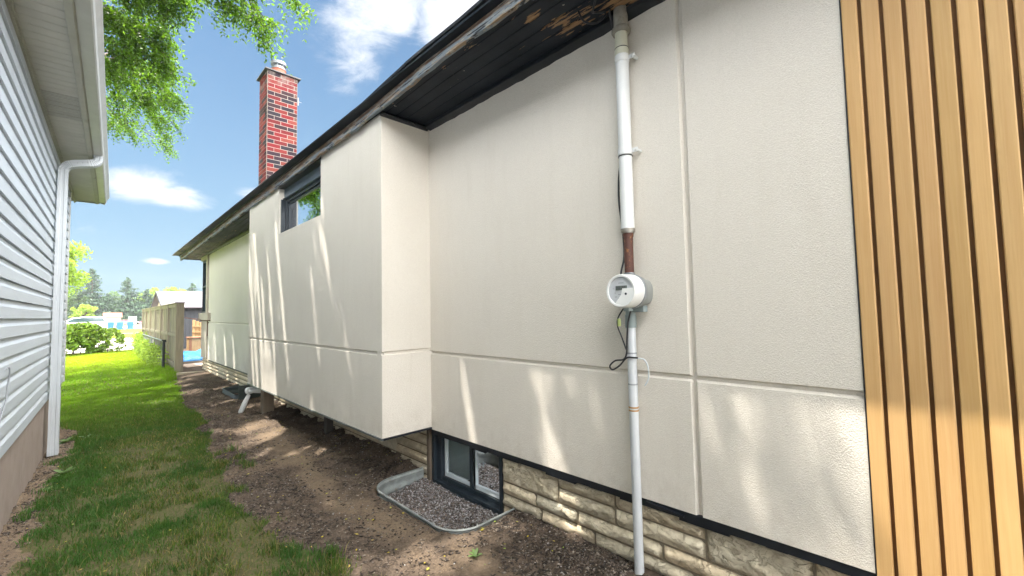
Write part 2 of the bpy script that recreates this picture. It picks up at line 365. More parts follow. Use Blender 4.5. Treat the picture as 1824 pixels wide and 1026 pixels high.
def rock_block(mb, y0, y1, z0, z1, X, ridge=True):
    """rock-faced stone: grid on -X face with bulge and a wavy ridge"""
    ny_ = max(4, int((y1 - y0) / .018)); nz = max(4, int((z1 - z0) / .014))
    u = np.linspace(0, 1, ny_ + 1); v = np.linspace(0, 1, nz + 1); U, Vv = np.meshgrid(u, v, indexing='ij')
    Y = y0 + U * (y1 - y0); Z = z0 + Vv * (z1 - z0)
    e = np.minimum(np.minimum(U * (y1 - y0), (1 - U) * (y1 - y0)), np.minimum(Vv * (z1 - z0), (1 - Vv) * (z1 - z0)))
    s1, s2 = random.random() * 99, random.randint(1, 9999)
    rl = .52 + (fbm(Y[:, :1] + s1, Y[:, :1] * 0, 9, s2) - .5) * .7
    rid = np.exp(-((Vv - rl) / .17) ** 2)
    if (z1 - z0) > .15:
        a = random.uniform(-.8, .8); rid = np.abs(fbm(Y + s1, Z * 1.3, 7, s2) - .5 + a * (U - .5) * .3) < .035; rid = rid * .5
    d_ = (.008 + .012 * rid + .010 * (fbm(Y + s1, Z, 10, s2 + 3) - .35) + .005 * (fbm(Y, Z + s1, 38, s2 + 5, 2) - .5)) * sm(e, 0, .007)
    d_ = np.where(e < 1e-6, -.009, np.maximum(d_, -.001)); Xx = X - d_
    V = np.stack([Xx, Y, Z], -1).reshape(-1, 3); n = nz + 1
    F = [(i * n + j, i * n + j + 1, (i + 1) * n + j + 1, (i + 1) * n + j) for i in range(ny_) for j in range(nz)]
    k = random.uniform(.82, 1.15); w_ = random.uniform(-.05, .05)
    mb.add(V, F, (k + w_, k, k - w_))
mbS = MB()
def stone_run(ya, yb, ztop, rows):
    z = ztop
    for h in rows:
        y = ya
        while y < yb - .02:
            L = random.uniform(.32, .55) if h > .15 else random.uniform(.22, .7)
            if yb - (y + L) < .1: L = yb - y
            if h > .15 and random.random() < .35:
                rock_block(mbS, y + .005, y + L - .005, z - h / 2 + .004, z - .004, 2.138); rock_block(mbS, y + .005, y + L - .005, z - h + .005, z - h / 2 - .004, 2.138)
            else: rock_block(mbS, y + .005, y + L - .005, z - h + .005, z - .004, 2.138)
            y += L
        z -= h
stone_run(-.6, 2.285, -1.045, (.19, .085, .085, .09, .15)); stone_run(3.235, 7.4, -1.0, (.1, .09, .17, .085, .12))
stone_run(7.4, 14.05, -1.1, (.085, .085, .08, .085, .1))
mbm = MB(); mbm.box((2.146, -.6, -1.75), (2.19, 2.285, -1.0)); mbm.box((2.146, 3.235, -1.75), (2.19, 14.05, -1.0)); mbm.box((2.146, 2.285, -1.75), (2.19, 3.235, -1.505))
F_ = ob('stone_foundation', mbm, mortar, H)
o = ob('stone_facing', mbS, stonem, F_, smooth=True)
rb = MB(); rb.box((2.118, 3.19, -1.5), (2.146, 3.232, -1.005)); ob('brick_jamb', rb, simple('jamb_mat', (.16, .12, .085), (.10, .08, .06), 12, .9, .003, 60), F_)

# basement window ----------------------------------------------
glassm, t = mk('window_glass')
lw = t.n('ShaderNodeFresnel', {'IOR': 1.55}).outputs[0]
gl = t.n('ShaderNodeBsdfGlossy', {'Color': (.93, .96, 1, 1), 'Roughness': .012}).outputs[0]
tr = t.n('ShaderNodeBsdfTransparent', {'Color': (.93, .98, .98, 1)}).outputs[0]
t.out(t.n('ShaderNodeMixShader', {0: t.m('ADD', t.m('MULTIPLY', lw, 1.0), .05), 1: tr, 2: gl}).outputs[0])
upglass, t = mk('coated_glass')
gl = t.n('ShaderNodeBsdfGlossy', {'Color': (.93, .96, 1, 1), 'Roughness': .01}).outputs[0]
tr = t.n('ShaderNodeBsdfTransparent', {'Color': (.7, .75, .75, 1)}).outputs[0]
t.out(t.n('ShaderNodeMixShader', {0: .82, 1: tr, 2: gl}).outputs[0])
navy = simple('dark_frame', (.014, .022, .03), (.022, .032, .042), 10, .42, .001, 60, dirt=(.12, .13, .13), dirt_scale=26, dirt_at=.66)
vinyl = simple('vinyl_white', (.62, .67, .70), (.54, .6, .63), 5, .4)
inner = simple('dark_interior', (.012, .012, .014), None, 3, .9)
def frame_rect(mb, X0, X1, y0, y1, z0, z1, w_, wb=None):
    wb = wb or w_
    mb.box((X0, y0, z0), (X1, y0 + w_, z1)); mb.box((X0, y1 - w_, z0), (X1, y1, z1))
    mb.box((X0 + .001, y0 + w_, z0), (X1 - .001, y1 - w_, z0 + wb)); mb.box((X0 + .001, y0 + w_, z1 - w_), (X1 - .001, y1 - w_, z1))
y0, y1, z0, z1 = 2.29, 3.19, -1.505, -1.012
mb = MB(); frame_rect(mb, 2.14, 2.25, y0, y1, z0, z1, .035, .05); mb.box((2.185, y0 + .035, z0 + .05), (2.25, y1 - .035, z0 + .085)); mb.box((2.17, y1 - .10, z0 + .05), (2.25, y1 - .035, z1 - .035)); mb.box((2.125, y0, z0 - .02), (2.15, y1, z0 + .02))
BW = ob('basement_window', mb, navy, H, bevel=.003)
mid = 2.665
for (a, b, xo) in ((mid - .005, y1 - .11, 2.20), (y0 + .035, mid + .03, 2.20)):
    mb = MB(); frame_rect(mb, xo, xo + .03, a, b, z0 + .087, z1 - .036, .032, .035); sash = ob('sash', mb, vinyl, BW, bevel=.003)
    q = ob('pane', MB().quad((xo + .014, a + .03, z0 + .12), (xo + .014, b - .03, z0 + .12), (xo + .014, b - .03, z1 - .066), (xo + .014, a + .03, z1 - .066)), glassm, BW)
mb = MB(); mb.box((2.188, mid + .024, z0 + .086), (2.199, mid + .06, z1 - .04)); ob('meeting_rail', mb, navy, BW, bevel=.002)
mb = MB(); mb.box((2.190, 2.600, -1.235), (2.2, 2.612, -1.20)); mb.box((2.186, 2.580, -1.212), (2.194, 2.612, -1.206)); ob('latch', mb, vinyl, BW, bevel=.001)
mb = MB(); X0, X1 = 2.25, 3.2
mb.quad((X1, 1.2, -2.2), (X1, 4.4, -2.2), (X1, 4.4, -.9), (X1, 1.2, -.9)); mb.quad((X0, 4.4, -2.2), (X1, 4.4, -2.2), (X1, 4.4, -.9), (X0, 4.4, -.9)); mb.quad((X0, 1.2, -2.2), (X1, 1.2, -2.2), (X1, 1.2, -.9), (X0, 1.2, -.9))
mb.quad((X0, 1.2, -2.2), (X1, 1.2, -2.2), (X1, 4.4, -2.2), (X0, 4.4, -2.2)); mb.quad((X0, 1.2, -.95), (X1, 1.2, -.95), (X1, 4.4, -.95), (X0, 4.4, -.95))
ob('room_shell', mb, inner, BW)
sl2 = MB().box((2.251, 2.3, -1.46), (2.75, 3.18, -1.44)); ob('inner_sill', sl2, simple('inner_sill_mat', (.45, .47, .47), None, 5, .6), BW)
bl = MB(); frame_pts = [(2.31, 2.62 + .45 * i / 30, -1.03) for i in range(31)]
bl.add([(2.226 + .0015 * math.sin(i * 1.7), 2.69 + .36 * i / 40, z) for i in range(41) for z in (-1.03, -1.47)], [(2 * i, 2 * i + 2, 2 * i + 3, 2 * i + 1) for i in range(40)])
ob('curtain', bl, simple('curtain_mat', (.36, .43, .44), None, 3, .8), BW, smooth=True)

# bay window -----------------------------------------------------
y0, y1, z0, z1 = 4.42, 5.795, 1.022, 1.575
mb = MB(); mb.box((1.63, y0 - .01, 1.60), (1.78, y1 + .01, 1.66)); ob('soffit_return', mb, blk, H)
slate = simple('slate_flashing', (.055, .075, .095), (.08, .10, .125), 7, .4, .001, 30, dirt=(.2, .22, .24), dirt_scale=9, dirt_at=.7)
mb = MB(); mb.box((1.70, y0 + .001, z1 - .095), (1.745, y1 - .001, z1 + .05)); mb.box((1.68, y0 + .002, z1 - .105), (1.745, y1 - .002, z1 - .0955)); hd = ob('window_header', mb, slate, H, bevel=.002)
mb = MB(); frame_rect(mb, 1.715, 1.80, y0 + .002, y1 - .002, z0 + .002, z1 - .107, .035, .018); frame_rect(mb, 1.735, 1.79, y0 + .042, y1 - .042, z0 + .02, z1 - .143, .024, .012)
mb.box((1.645, y0 + .001, z0 - .002), (1.72, y1 - .001, z0 + .004)); mb.box((1.66, y1 - .012, z0 + .004), (1.715, y1 - .001, z1 - .11))
BWn = ob('bay_window', mb, navy, H, bevel=.003)
ob('pane', MB().box((1.752, y0 + .06, z0 + .03), (1.757, y1 - .06, z1 - .166)), upglass, BWn)
mb = MB(); X0, X1 = 1.80, 2.9
mb.quad((X1, 3.3, .3), (X1, 7, .3), (X1, 7, 1.6), (X1, 3.3, 1.6)); mb.quad((X0, 7, .3), (X1, 7, .3), (X1, 7, 1.6), (X0, 7, 1.6)); mb.quad((X0, 3.3, .3), (X1, 3.3, .3), (X1, 7, .3), (X0, 7, .3)); mb.quad((X0, 3.3, 1.5), (X1, 3.3, 1.5), (X1, 7, 1.5), (X0, 7, 1.5)); mb.quad((X0, 3.3, .3), (X1, 3.3, .3), (X1, 3.3, 1.6), (X0, 3.3, 1.6))
ob('room_shell', mb, inner, BWn)
mb = MB(); mb.box((1.80, 5.52, 1.03), (1.81, 5.72, 1.37)); ob('curtain', mb, simple('bay_curtain', (.5, .47, .42), None, 9, .9, stretch=(1, 12, .3)), BWn)

# far corner window ------------------------------------------------
taupe = simple('taupe_trim', (.50, .45, .38), (.44, .39, .33), 5, .85, .002, 150)
mb = MB(); mb.box((2.03, 12.85, -.09), (2.12, 14.1, .10)); mb.box((2.06, 13.165, .1), (2.12, 13.3, 1.60)); mb.box((2.06, 13.3, 1.50), (2.12, 14.06, 1.60)); mb.box((2.09, 13.3, -1.08), (2.14, 14.06, -.09)); ob('window_surround', mb, taupe, H, bevel=.004)
mb = MB(); frame_rect(mb, 2.10, 2.16, 13.3, 14.05, .1, 1.5, .05); mb.box((2.1, 13.35, .78), (2.16, 14.0, .82)); FW = ob('corner_window', mb, navy, H, bevel=.003)
ob('pane', MB().box((2.14, 13.34, .14), (2.145, 14.0, 1.46)), simple('dark_pane', (.02, .045, .05), None, 2, .05, spec=.8), FW)
mb = MB(); mb.box((2.095, 13.17, -.5), (2.12, 13.28, -.1)); mb.box((2.06, 12.86, -.112), (2.12, 14.1, -.092)); ob('rusty_bracket', mb, simple('rust_wood', (.14, .06, .035), (.08, .04, .03), 14, .9), H)

# eaves ---------------------------------------------------------
def eave(y):
    return float(np.interp(y, [-6, 2.4, 3.3, 7.3, 14.75], [1.545, 1.555, 1.585, 1.612, 1.69])), float(np.interp(y, [-6, 2.4, 3.5, 7, 14.75], [1.615, 1.61, 1.60, 1.585, 1.555]))
ys = np.concatenate([np.arange(-6, 0, .6), np.arange(0, 14.76, .12)]); ys[-1] = 14.75
m, t = mk('soffit_paint'); P = t.pos()
blackc = t.mix(t.rng(t.noise(P, 3, 5), .35, .7), (.008, .012, .018), (.020, .024, .032))
ny_ = t.noise(t.sc(P, (34, 4.2, 20)), 1, 6, .62, .3)
spots = None
for (c_, r_, k) in (((1.92, 1.42, 1.66), .19, .24), ((1.90, 1.20, 1.66), .17, .25), ((1.98, 1.10, 1.66), .16, .29), ((1.735, 1.52, 1.66), .07, .24), ((1.63, 2.25, 1.66), .07, .26), ((1.645, 2.95, 1.66), .05, .2), ((1.61, 1.9, 1.66), .12, .12), ((1.75, 1.1, 1.66), .2, .14), ((2.0, .9, 1.66), .25, .25)):
    q = t.m('MULTIPLY', t.rng(t.v('DISTANCE', t.sc(P, (1, .6, 1)), (c_[0], c_[1] * .6, c_[2])), 0, r_, 1, 0, True), k)
    spots = q if spots is None else t.m('MAXIMUM', spots, q)
fm = t.m('MAXIMUM', spots, t.m('MULTIPLY', t.rng(t.n('ShaderNodeSeparateXYZ', {0: P}).outputs[1], 8, 13), .13))
peel = t.rng(t.m('ADD', ny_, fm), .70, .715)
speck = t.rng(t.noise(P, 30, 3, .5), .735, .75)
woodc = t.mix(t.rng(t.noise(t.sc(P, (90, 3, 20)), 1, 4), .3, .7), (.34, .21, .11), (.22, .12, .06))
cc = t.mix(peel, blackc, woodc); cc = t.mix(t.m('MULTIPLY', speck, .6), cc, (.4, .38, .33))
yy = t.n('ShaderNodeSeparateXYZ', {0: P}).outputs[1]
cc = t.mix(t.m('MULTIPLY', t.rng(yy, 10.2, 13.4), t.rng(t.noise(P, 4, 6, .7), .36, .55)), cc, (.30, .24, .18))
t.out(t.pb(cc, .55, t.bump(t.m('SUBTRACT', t.m('MULTIPLY', t.noise(t.sc(P, (60, 8, 30)), 1, 4), .4), peel), .0022), spec=.2)); soffm = m
mb = MB(); nb = 6
for k in range(nb):
    a, b = k / nb, (k + 1) / nb
    R = []
    for y in ys:
        e, z = eave(y); xa = e + .012 + (2.12 - e) * a; xb = e + .012 + (2.12 - e) * b - .005; zz_ = 1.66 + (z - 1.61) * .8
        R.append([(xa, y, zz_ + .004), (xa + .005, y, zz_), (xb - .005, y, zz_), (xb, y, zz_ + .004), (xb, y, zz_ + .02), (xa, y, zz_ + .02)])
    mb.loft(R)
mb.box((1.5, -6, 1.69), (2.3, 14.7, 1.70))
SF = ob('soffit', mb, soffm, H)
mb = MB()
def rope(y): return .0012 * math.sin(y * 9) + .0016 * math.sin(y * 31 + 1) + .0012 * math.sin(y * 57)
mb.loft([[(2.045 + rope(y) * .5, y, 1.655), (2.045 + rope(y) * .6, y, 1.632 + rope(y + 3)), (2.062, y, 1.617 + rope(y)), (2.098, y, 1.612 + rope(y) * 1.4), (2.098, y, 1.655)] for y in np.arange(-5.9, 3.12, .06)])
mb.loft([[(x, 3.128, 1.655), (x, 3.10 + rope(x * 4), 1.632), (x, 3.112, 1.615 + rope(x * 9)), (x, 3.129, 1.613)] for x in np.arange(1.63, 2.1, .03)])
mb.loft([[(2.055, y, 1.62 + rope(y)), (2.098, y, 1.59 + rope(y) * 1.4), (2.098, y, 1.64), (2.055, y, 1.64)] for y in np.arange(7.3, 14.0, .1)])
ob('soffit_moulding', mb, blk, SF, smooth='auto')
# fascia: grey painted lower lip, bare wood above, black drip edge and shingles
m, t = mk('fascia_wood'); P = t.pos(); gr = t.noise(t.sc(P, (30, 2.5, 60)), 1, 6, .6)
c = t.mix(t.rng(gr, .3, .7), (.22, .13, .085), (.10, .065, .05)); c = t.mix(t.rng(t.noise(t.sc(P, (10, 3, 30)), 1, 6, .7), .5, .58), c, (.30, .26, .21)); c = t.mix(t.rng(t.noise(t.sc(P, (8, 1.6, 26)), 1.3, 6, .7), .58, .62), c, (.03, .035, .04))
t.out(t.pb(c, .85, t.bump(gr, .002), spec=.3)); fwood = m
m, t = mk('fascia_paint'); P = t.pos(); gr = t.noise(t.sc(P, (12, 2.4, 34)), 1, 7, .65)
c = t.mix(t.rng(gr, .3, .6), (.20, .235, .26), (.12, .145, .17)); c = t.mix(t.rng(gr, .52, .56), c, (.22, .15, .09)); c = t.mix(t.rng(t.noise(t.sc(P, (9, 5, 30)), 2.2, 7, .7), .55, .58), c, (.30, .27, .22)); c = t.mix(t.rng(t.noise(t.sc(P, (14, 3, 40)), 1.2, 6, .6), (.56), .585), c, (.012, .015, .02))
t.out(t.pb(c, .6, t.bump(gr, .003), spec=.4)); fpaint = m
def strip(fn, yy_=None): return [[(x, y, z) for (x, z) in fn(y)] for y in (ys if yy_ is None else yy_)]
jit = {round(float(y), 3): random.uniform(-1, 1) for y in ys}
J = lambda y: jit[round(float(y), 3)]
mb = MB(); mb.loft(strip(lambda y: (lambda e, z: [(e - .008, z + .004 + .010 * J(y)), (e + .02, z + .004 + .010 * J(y)), (e + .02, z + .055), (e - .006, z + .050 + .004 * J(y))])(*eave(y))))
FA = ob('fascia', mb, fpaint, H)
mb = MB(); mb.loft(strip(lambda y: (lambda e, z: [(e, z + .045), (e + .025, z + .045), (e + .025, z + .118), (e - .002, z + .118)])(*eave(y)))); ob('fascia_board', mb, fwood, FA)
yf = ys[:-1] + np.diff(ys)[-1] * 0
mb = MB(); mb.loft(strip(lambda y: (lambda e, z: [(e - .022, z + .094 + .002 * J(y)), (e + .03, z + .112), (e + .03, z + .16), (e - .026, z + .128 + .002 * J(y))])(*eave(y)))); ob('drip_edge', mb, simple('drip_black', (.004, .009, .016), (.009, .015, .022), 8, .35, .001, 30), FA)
shing = simple('shingle', (.009, .013, .019), (.02, .024, .03), 25, .95, .004, 160)
mb = MB(); mb.loft(strip(lambda y: (lambda e, z: [(e - .040 + .006 * J(y), z + .130 + .003 * J(y)), (e + .06, z + .160), (6.0, z + .16 + (6.0 - e) * .36), (10.4, z + .16), (10.4, z + .19), (6.0, z + .19 + (6.0 - e) * .36), (e + .06, z + .185), (e - .043 + .006 * J(y), z + .148 + .003 * J(y))])(*eave(y))))
RF = ob('roof', mb, shing, H)
mb = MB(); mb.quad((2.1, 14.04, 1.6), (9.8, 14.04, 1.6), (6, 14.04, 3.2)); mb.quad((1.72, 14.7, 1.6), (10.2, 14.7, 1.6), (10.2, 14.7, 1.72), (6, 14.7, 3.25), (1.72, 14.7, 1.72)); ob('gable_end', mb, fwood, RF)
mb = MB(); mb.box((2.1, 14.06, 1.63), (9.8, 14.69, 1.655)); mb.box((2.15, -6, 1.66), (10, 14, 1.69)); ob('ceiling', mb, soffm, RF)

# chimney ---------------------------------------------------------
cx0, cx1, cy0, cy1, ct = 1.955, 2.415, 7.58, 8.04, 4.06
m, t = mk('brick'); P = t.pos(); nn = t.noise(P, 40, 4)
c = t.mix(1.0, t.attr('tint').outputs['Color'], t.mix(t.rng(nn, .3, .7), (1, 1, 1), (.72, .72, .72)), 'MULTIPLY')
hz = t.rng(t.n('ShaderNodeSeparateXYZ', {0: P}).outputs[2], 3.75, 4.05)
c = t.mix(t.m('MULTIPLY', t.rng(t.noise(P, 7, 6, .7), .45, .6), hz), c, (.2, .17, .15))
t.out(t.pb(c, .85, t.bump(nn, .003), spec=.3)); brickm = m
mb = MB(); ch = .0677; z = 1.75; r_ = 0
reds = [(.185, .016, .019), (.16, .017, .019), (.20, .028, .024), (.14, .016, .018), (.21, .045, .034)]; darks = [(.032, .018, .026), (.026, .022, .03), (.042, .02, .024)]; br = (.14, .075, .06)
while z < ct - .03:
    for side in range(4):
        L = .46; u = .004 if (r_ + side) % 2 else .1075
        segs = []; 
        if u > .05: segs.append((.004, .0995))
        while u < L - .03:
            segs.append((u, min(u + .195, L - .004))); u += .2045
        first = True
        for (a, b) in segs:
            if r_ % 2 == (side % 2) and first: col = random.choice(darks if random.random() < .62 else reds)
            elif b - a < .12: col = br if random.random() < .5 else random.choice(reds)
            else: col = random.choice(reds if random.random() < .72 else darks)
            first = False
            k = random.uniform(.85, 1.1); col = tuple(v_ * k for v_ in col)
            if side == 0: mb.box((cx0 + a, cy0 - .004, z + .005), (cx0 + b, cy0 + .02, z + ch - .005), col)
            elif side == 1: mb.box((cx0 - .004, cy0 + .022 + a * .95, z + .005), (cx0 + .02, cy0 + .022 + b * .95, z + ch - .005), col)
            elif side == 2: mb.box((cx0 + a, cy1 - .02, z + .005), (cx0 + b, cy1 + .004, z + ch - .005), col)
            else: mb.box((cx1 - .02, cy0 + .022 + a * .95, z + .005), (cx1 + .004, cy0 + .022 + b * .95, z + ch - .005), col)
    z += ch; r_ += 1
ct = z
cm = MB(); cm.box((cx0, cy0, 1.7), (cx1, cy1, ct)); CH = ob('chimney', cm, simple('chimney_mortar', (.36, .31, .28), (.28, .245, .21), 12, .95, .003, 60), H)
ob('brickwork', mb, brickm, CH, bevel=.0015)
mb = MB(); mb.box((cx0 - .045, cy0 - .045, ct), (cx1 + .045, cy1 + .045, ct + .022)); mb.loft([[(cx0 - .04, cy0 - .04, ct + .022), (cx1 + .04, cy0 - .04, ct + .022), (cx1 + .04, cy1 + .04, ct + .022), (cx0 - .04, cy1 + .04, ct + .022)], [(cx0 + .08, cy0 + .08, ct + .07), (cx1 - .08, cy0 + .08, ct + .07), (cx1 - .08, cy1 - .08, ct + .07), (cx0 + .08, cy1 - .08, ct + .07)]])
ob('chimney_cap', mb, simple('cap_concrete', (.16, .15, .15), (.10, .10, .10), 14, .9, .004, 40), CH, bevel=.003)
qx, qy = (cx0 + cx1) / 2, (cy0 + cy1) / 2
def ringz(r, z, k=28, x=None, y=None): return [((qx if x is None else x) + r * math.cos(2 * PI * i / k), (qy if y is None else y) + r * math.sin(2 * PI * i / k), z) for i in range(k)]
mb = MB(); mb.loft([ringz(.108, ct + .03), ringz(.108, ct + .16), ringz(.114, ct + .16), ringz(.114, ct + .172)]); ob('flue_pot', mb, simple('clay', (.42, .14, .09), (.34, .12, .08), 12, .8, .002, 40), CH, smooth='auto')
galv = simple('galvanised', (.36, .38, .40), (.26, .28, .30), 14, .4, .0006, 40, .6)
mb = MB(); mb.loft([ringz(.12, ct + .173), ringz(.12, ct + .185), ringz(.09, ct + .195), ringz(.09, ct + .23), ringz(.08, ct + .235)])
for i in range(6):
    a = i * PI / 3; mb.tube([(qx + .085 * math.cos(a), qy + .085 * math.sin(a), ct + .225), (qx + .10 * math.cos(a), qy + .10 * math.sin(a), ct + .27)], .006, 5)
mb.loft([ringz(.115, ct + .255), ringz(.12, ct + .258), ringz(.12, ct + .30), ringz(.12, ct + .303), ringz(.05, ct + .32)]); ob('flue_cowl', mb, galv, CH, smooth='auto')
mb = MB(); mb.loft([[(cx0 - .05, cy0 - .09, 1.86), (cx1 + .05, cy0 - .09, 2.02), (cx1 + .05, cy1 + .09, 2.02), (cx0 - .05, cy1 + .09, 1.86)], [(cx0 - .006, cy0 - .008, 2.10), (cx1 + .006, cy0 - .008, 2.24), (cx1 + .006, cy1 + .008, 2.24), (cx0 - .006, cy1 + .008, 2.10)]]); ob('flashing', mb, simple('lead', (.035, .045, .06), (.06, .07, .085), 7, .5, .001, 30), CH)
mb = MB(); mb.tube([(cx1, cy0 + .1, 3.72), (cx1 + .10, cy0 + .1, 3.72)], .004, 6); mb.tube([(cx1 + .045, cy0 + .1, 3.655), (cx1 + .045, cy0 + .1, 3.79)], [.010, .018, ][0], 8); ob('wire_bracket', mb, galv, CH)

# slat cladding -------------------------------------------------------
m, t = mk('slat_wood'); P = t.pos()
gr = t.noise(t.sc(P, (70, 70, 2.2)), 1, 6, .6, .6); g2 = t.noise(t.sc(P, (260, 260, 5)), 1, 3); g3 = t.noise(t.sc(P, (14, 14, .8)), 1, 3)
c = t.mix(t.rng(gr, .3, .7), (.58, .38, .17), (.52, .32, .135)); c = t.mix(t.rng(g2, .4, .75, 0, .5), c, (.46, .27, .09)); c = t.mix(t.rng(g3, .3, .7, 0, .35), c, (.66, .42, .18))
c = t.mix(1.0, c, t.attr('tint').outputs['Color'], 'MULTIPLY')
t.out(t.pb(c, .5, t.bump(g2, .0006), spec=.35)); slatm = m
dk = simple('slat_groove', (.17, .085, .030), (.12, .06, .022), 12, .8)
mb = MB(); y = .2065; pitch = .0624
while y > -3.6:
    a, b = (.158 if y > .2 else y - .0507), y; z0 = -1.7
    pr = [(2.097, a + .001), (2.094, a + .005), (2.094, b - .003), (2.096, b), (2.112, b), (2.112, a)]
    k = random.uniform(.90, 1.08); mb.loft([[(p[0], p[1], z0) for p in pr], [(p[0], p[1], 1.655) for p in pr]], col=(k, k * random.uniform(.97, 1.01), k * random.uniform(.93, 1.03))); y = a - .0117
CL = ob('slat_cladding', mb, slatm, H)
mb = MB(); mb.box((2.1095, -3.6, -1.7), (2.135, .202, 1.655)); ob('cladding_backing', mb, dk, CL)

# ---------------------------------------------------------------- service conduit, meter
white_pipe = simple('pipe_white', (.72, .73, .72), (.64, .66, .66), 6, .42, .0008, 30, dirt=(.48, .46, .38), dirt_scale=7, dirt_at=.64)
PX, PY = 2.045, 1.155
K = thing('service_conduit', 'white electrical conduit running from the soffit down the stucco wall to the ground', 'conduit', (PX, PY, -1.42))
def cyl(mb, r, za, zb, x=PX, y=PY, k=24): mb.loft([ringz(r, za, k, x, y), ringz(r, zb, k, x, y)]); return mb
ob('upper_sleeve', cyl(MB(), .0355, .425, 1.395), white_pipe, K, smooth='auto')
mb = cyl(cyl(MB(), .0375, 1.395, 1.435), .0345, 1.435, 1.535); ob('sleeve_coupling', mb, simple('pvc_cream', (.62, .62, .50), (.55, .55, .44), 8, .5), K, smooth='auto')
mb = cyl(MB(), .0385, 1.535, 1.665); mb.loft([ringz(.047 + .006 * math.sin(i), 1.52 + .01 * i, 16, PX, PY) for i in range(4)]); ob('collar', mb, simple('putty', (.28, .27, .23), (.20, .18, .15), 30, .9, .006, 60), K, smooth=True)
for zc in (1.375, .853):
    mb = MB(); cyl(mb, .039, zc - .02, zc + .018)
    mb.box((PX + .005, PY - .072, zc - .012), (PX + .010, PY - .034, zc + .012)); mb.tube([(PX + .004, PY - .062, zc), (PX + .054, PY - .062, zc)], .009, 12); mb.tube([(PX - .002, PY - .062, zc), (PX + .004, PY - .062, zc)], .006, 8)
    ob('clamp', mb, white_pipe, K, smooth='auto', bevel=.001)
mb = MB(); mb.loft([ringz(.0392, .825, 24, PX, PY), ringz(.0392, .829, 24, PX, PY)]); ob('band', mb, blk, K)
ob('band', cyl(MB(), .0383, 1.430, 1.4345), blk, K); ob('band', cyl(MB(), .0392, 1.531, 1.5355), blk, K)
mb = MB(); cyl(mb, .038, .412, .428); cyl(mb, .033, .404, .412); ob('pipe_collar', mb, simple('steel_dull', (.38, .37, .34), (.25, .22, .18), 30, .45, .001, 60, .7), K, smooth='auto')
ob('rusty_nipple', cyl(cyl(MB(), .0245, .165, .405), .027, .385, .404), simple('rust', (.075, .030, .024), (.11, .045, .03), 30, .7, .002, 80, dirt=(.38, .17, .06), dirt_scale=40, dirt_at=.56), K, smooth='auto')
ob('locknut', cyl(cyl(MB(), .031, .150, .176), .028, .176, .19), galv, K, smooth='auto')
pvcg = simple('pvc_grey', (.26, .31, .31), (.22, .27, .27), 8, .5)
LX_ = 2.062
mb = MB(); cyl(mb, .0245, -1.75, -.10, LX_, PY + .012); ob('lower_pipe', mb, simple('conduit_galv', (.62, .65, .67), (.54, .57, .60), 8, .45, .0008, 40, .15, dirt=(.42, .36, .28), dirt_scale=14, dirt_at=.66), K, smooth='auto')
mb = MB(); cyl(mb, .030, -.105, -.035, LX_, PY + .012); cyl(mb, .026, -.036, .02, LX_, PY + .012); ob('conduit_fitting', mb, pvcg, K, smooth='auto')
mb = MB(); cyl(mb, .0262, -.532, -.524, LX_, PY + .012); cyl(mb, .0262, -.548, -.540, LX_, PY + .012); ob('tape_band', mb, simple('orange_tape', (.45, .26, .10), None, 8, .6), K)
mb = MB(); cyl(mb, .0255, -.41, -.402, LX_, PY + .012); ob('wire_tie', mb, galv, K)
ob('wire_tie', cyl(MB(), .0256, -.245, -.237, LX_, PY + .012), galv, K)

Mx = 2.05; MY, MZ = 1.118, .088
E_ = thing('electric_meter', 'round white electric meter with a digital display mounted on the conduit', 'meter', (2.1, MY, MZ))
def ringx(r, x, k=40, y=MY, z=MZ, dz=0): return [(x, y + r * math.cos(2 * PI * i / k), z + dz + r * math.sin(2 * PI * i / k)) for i in range(k)]
def octo(r, x):  # rounded socket box outline
    return [(x, MY + r * math.copysign(abs(math.cos(a)) ** .72, math.cos(a)), MZ - .004 + 1.05 * r * math.copysign(abs(math.sin(a)) ** .72, math.sin(a))) for a in [2 * PI * i / 40 for i in range(40)]]
mb = MB(); mb.loft([octo(.066, 2.105), octo(.070, 2.06), octo(.077, 2.035), ringx(.087, 2.01), ringx(.088, 1.985)]); ob('meter_socket', mb, simple('socket_grey', (.36, .385, .38), (.30, .32, .31), 6, .45, .001, 30, .3), E_, smooth='auto')
mb = MB(); mb.loft([ringx(.091, 1.992), ringx(.092, 1.985), ringx(.092, 1.972), ringx(.089, 1.970)]); ob('seal_ring', mb, galv, E_, smooth='auto')
whp = simple('meter_white', (.78, .79, .77), (.74, .75, .74), 3, .28)
xf = 1.882
# cover: shell with an eye-shaped window opening on its face
mb = MB(); mb.loft([ringx(.0885, 1.972), ringx(.0875, 1.93), ringx(.0855, 1.90), ringx(.0835, 1.888), ringx(.080, xf), ringx(.072, xf + .001), ringx(.0715, xf + .010)], cap=False)
ob('meter_cover', mb, whp, E_, smooth='auto')
fc = xf + .010
dial = simple('dial_face', (.50, .52, .54), (.45, .47, .49), 6, .3)
mb = MB(); mb.loft([ringx(.0715, fc), ringx(.0715, fc + .004)]); FACE = ob('dial_plate', mb, dial, E_)
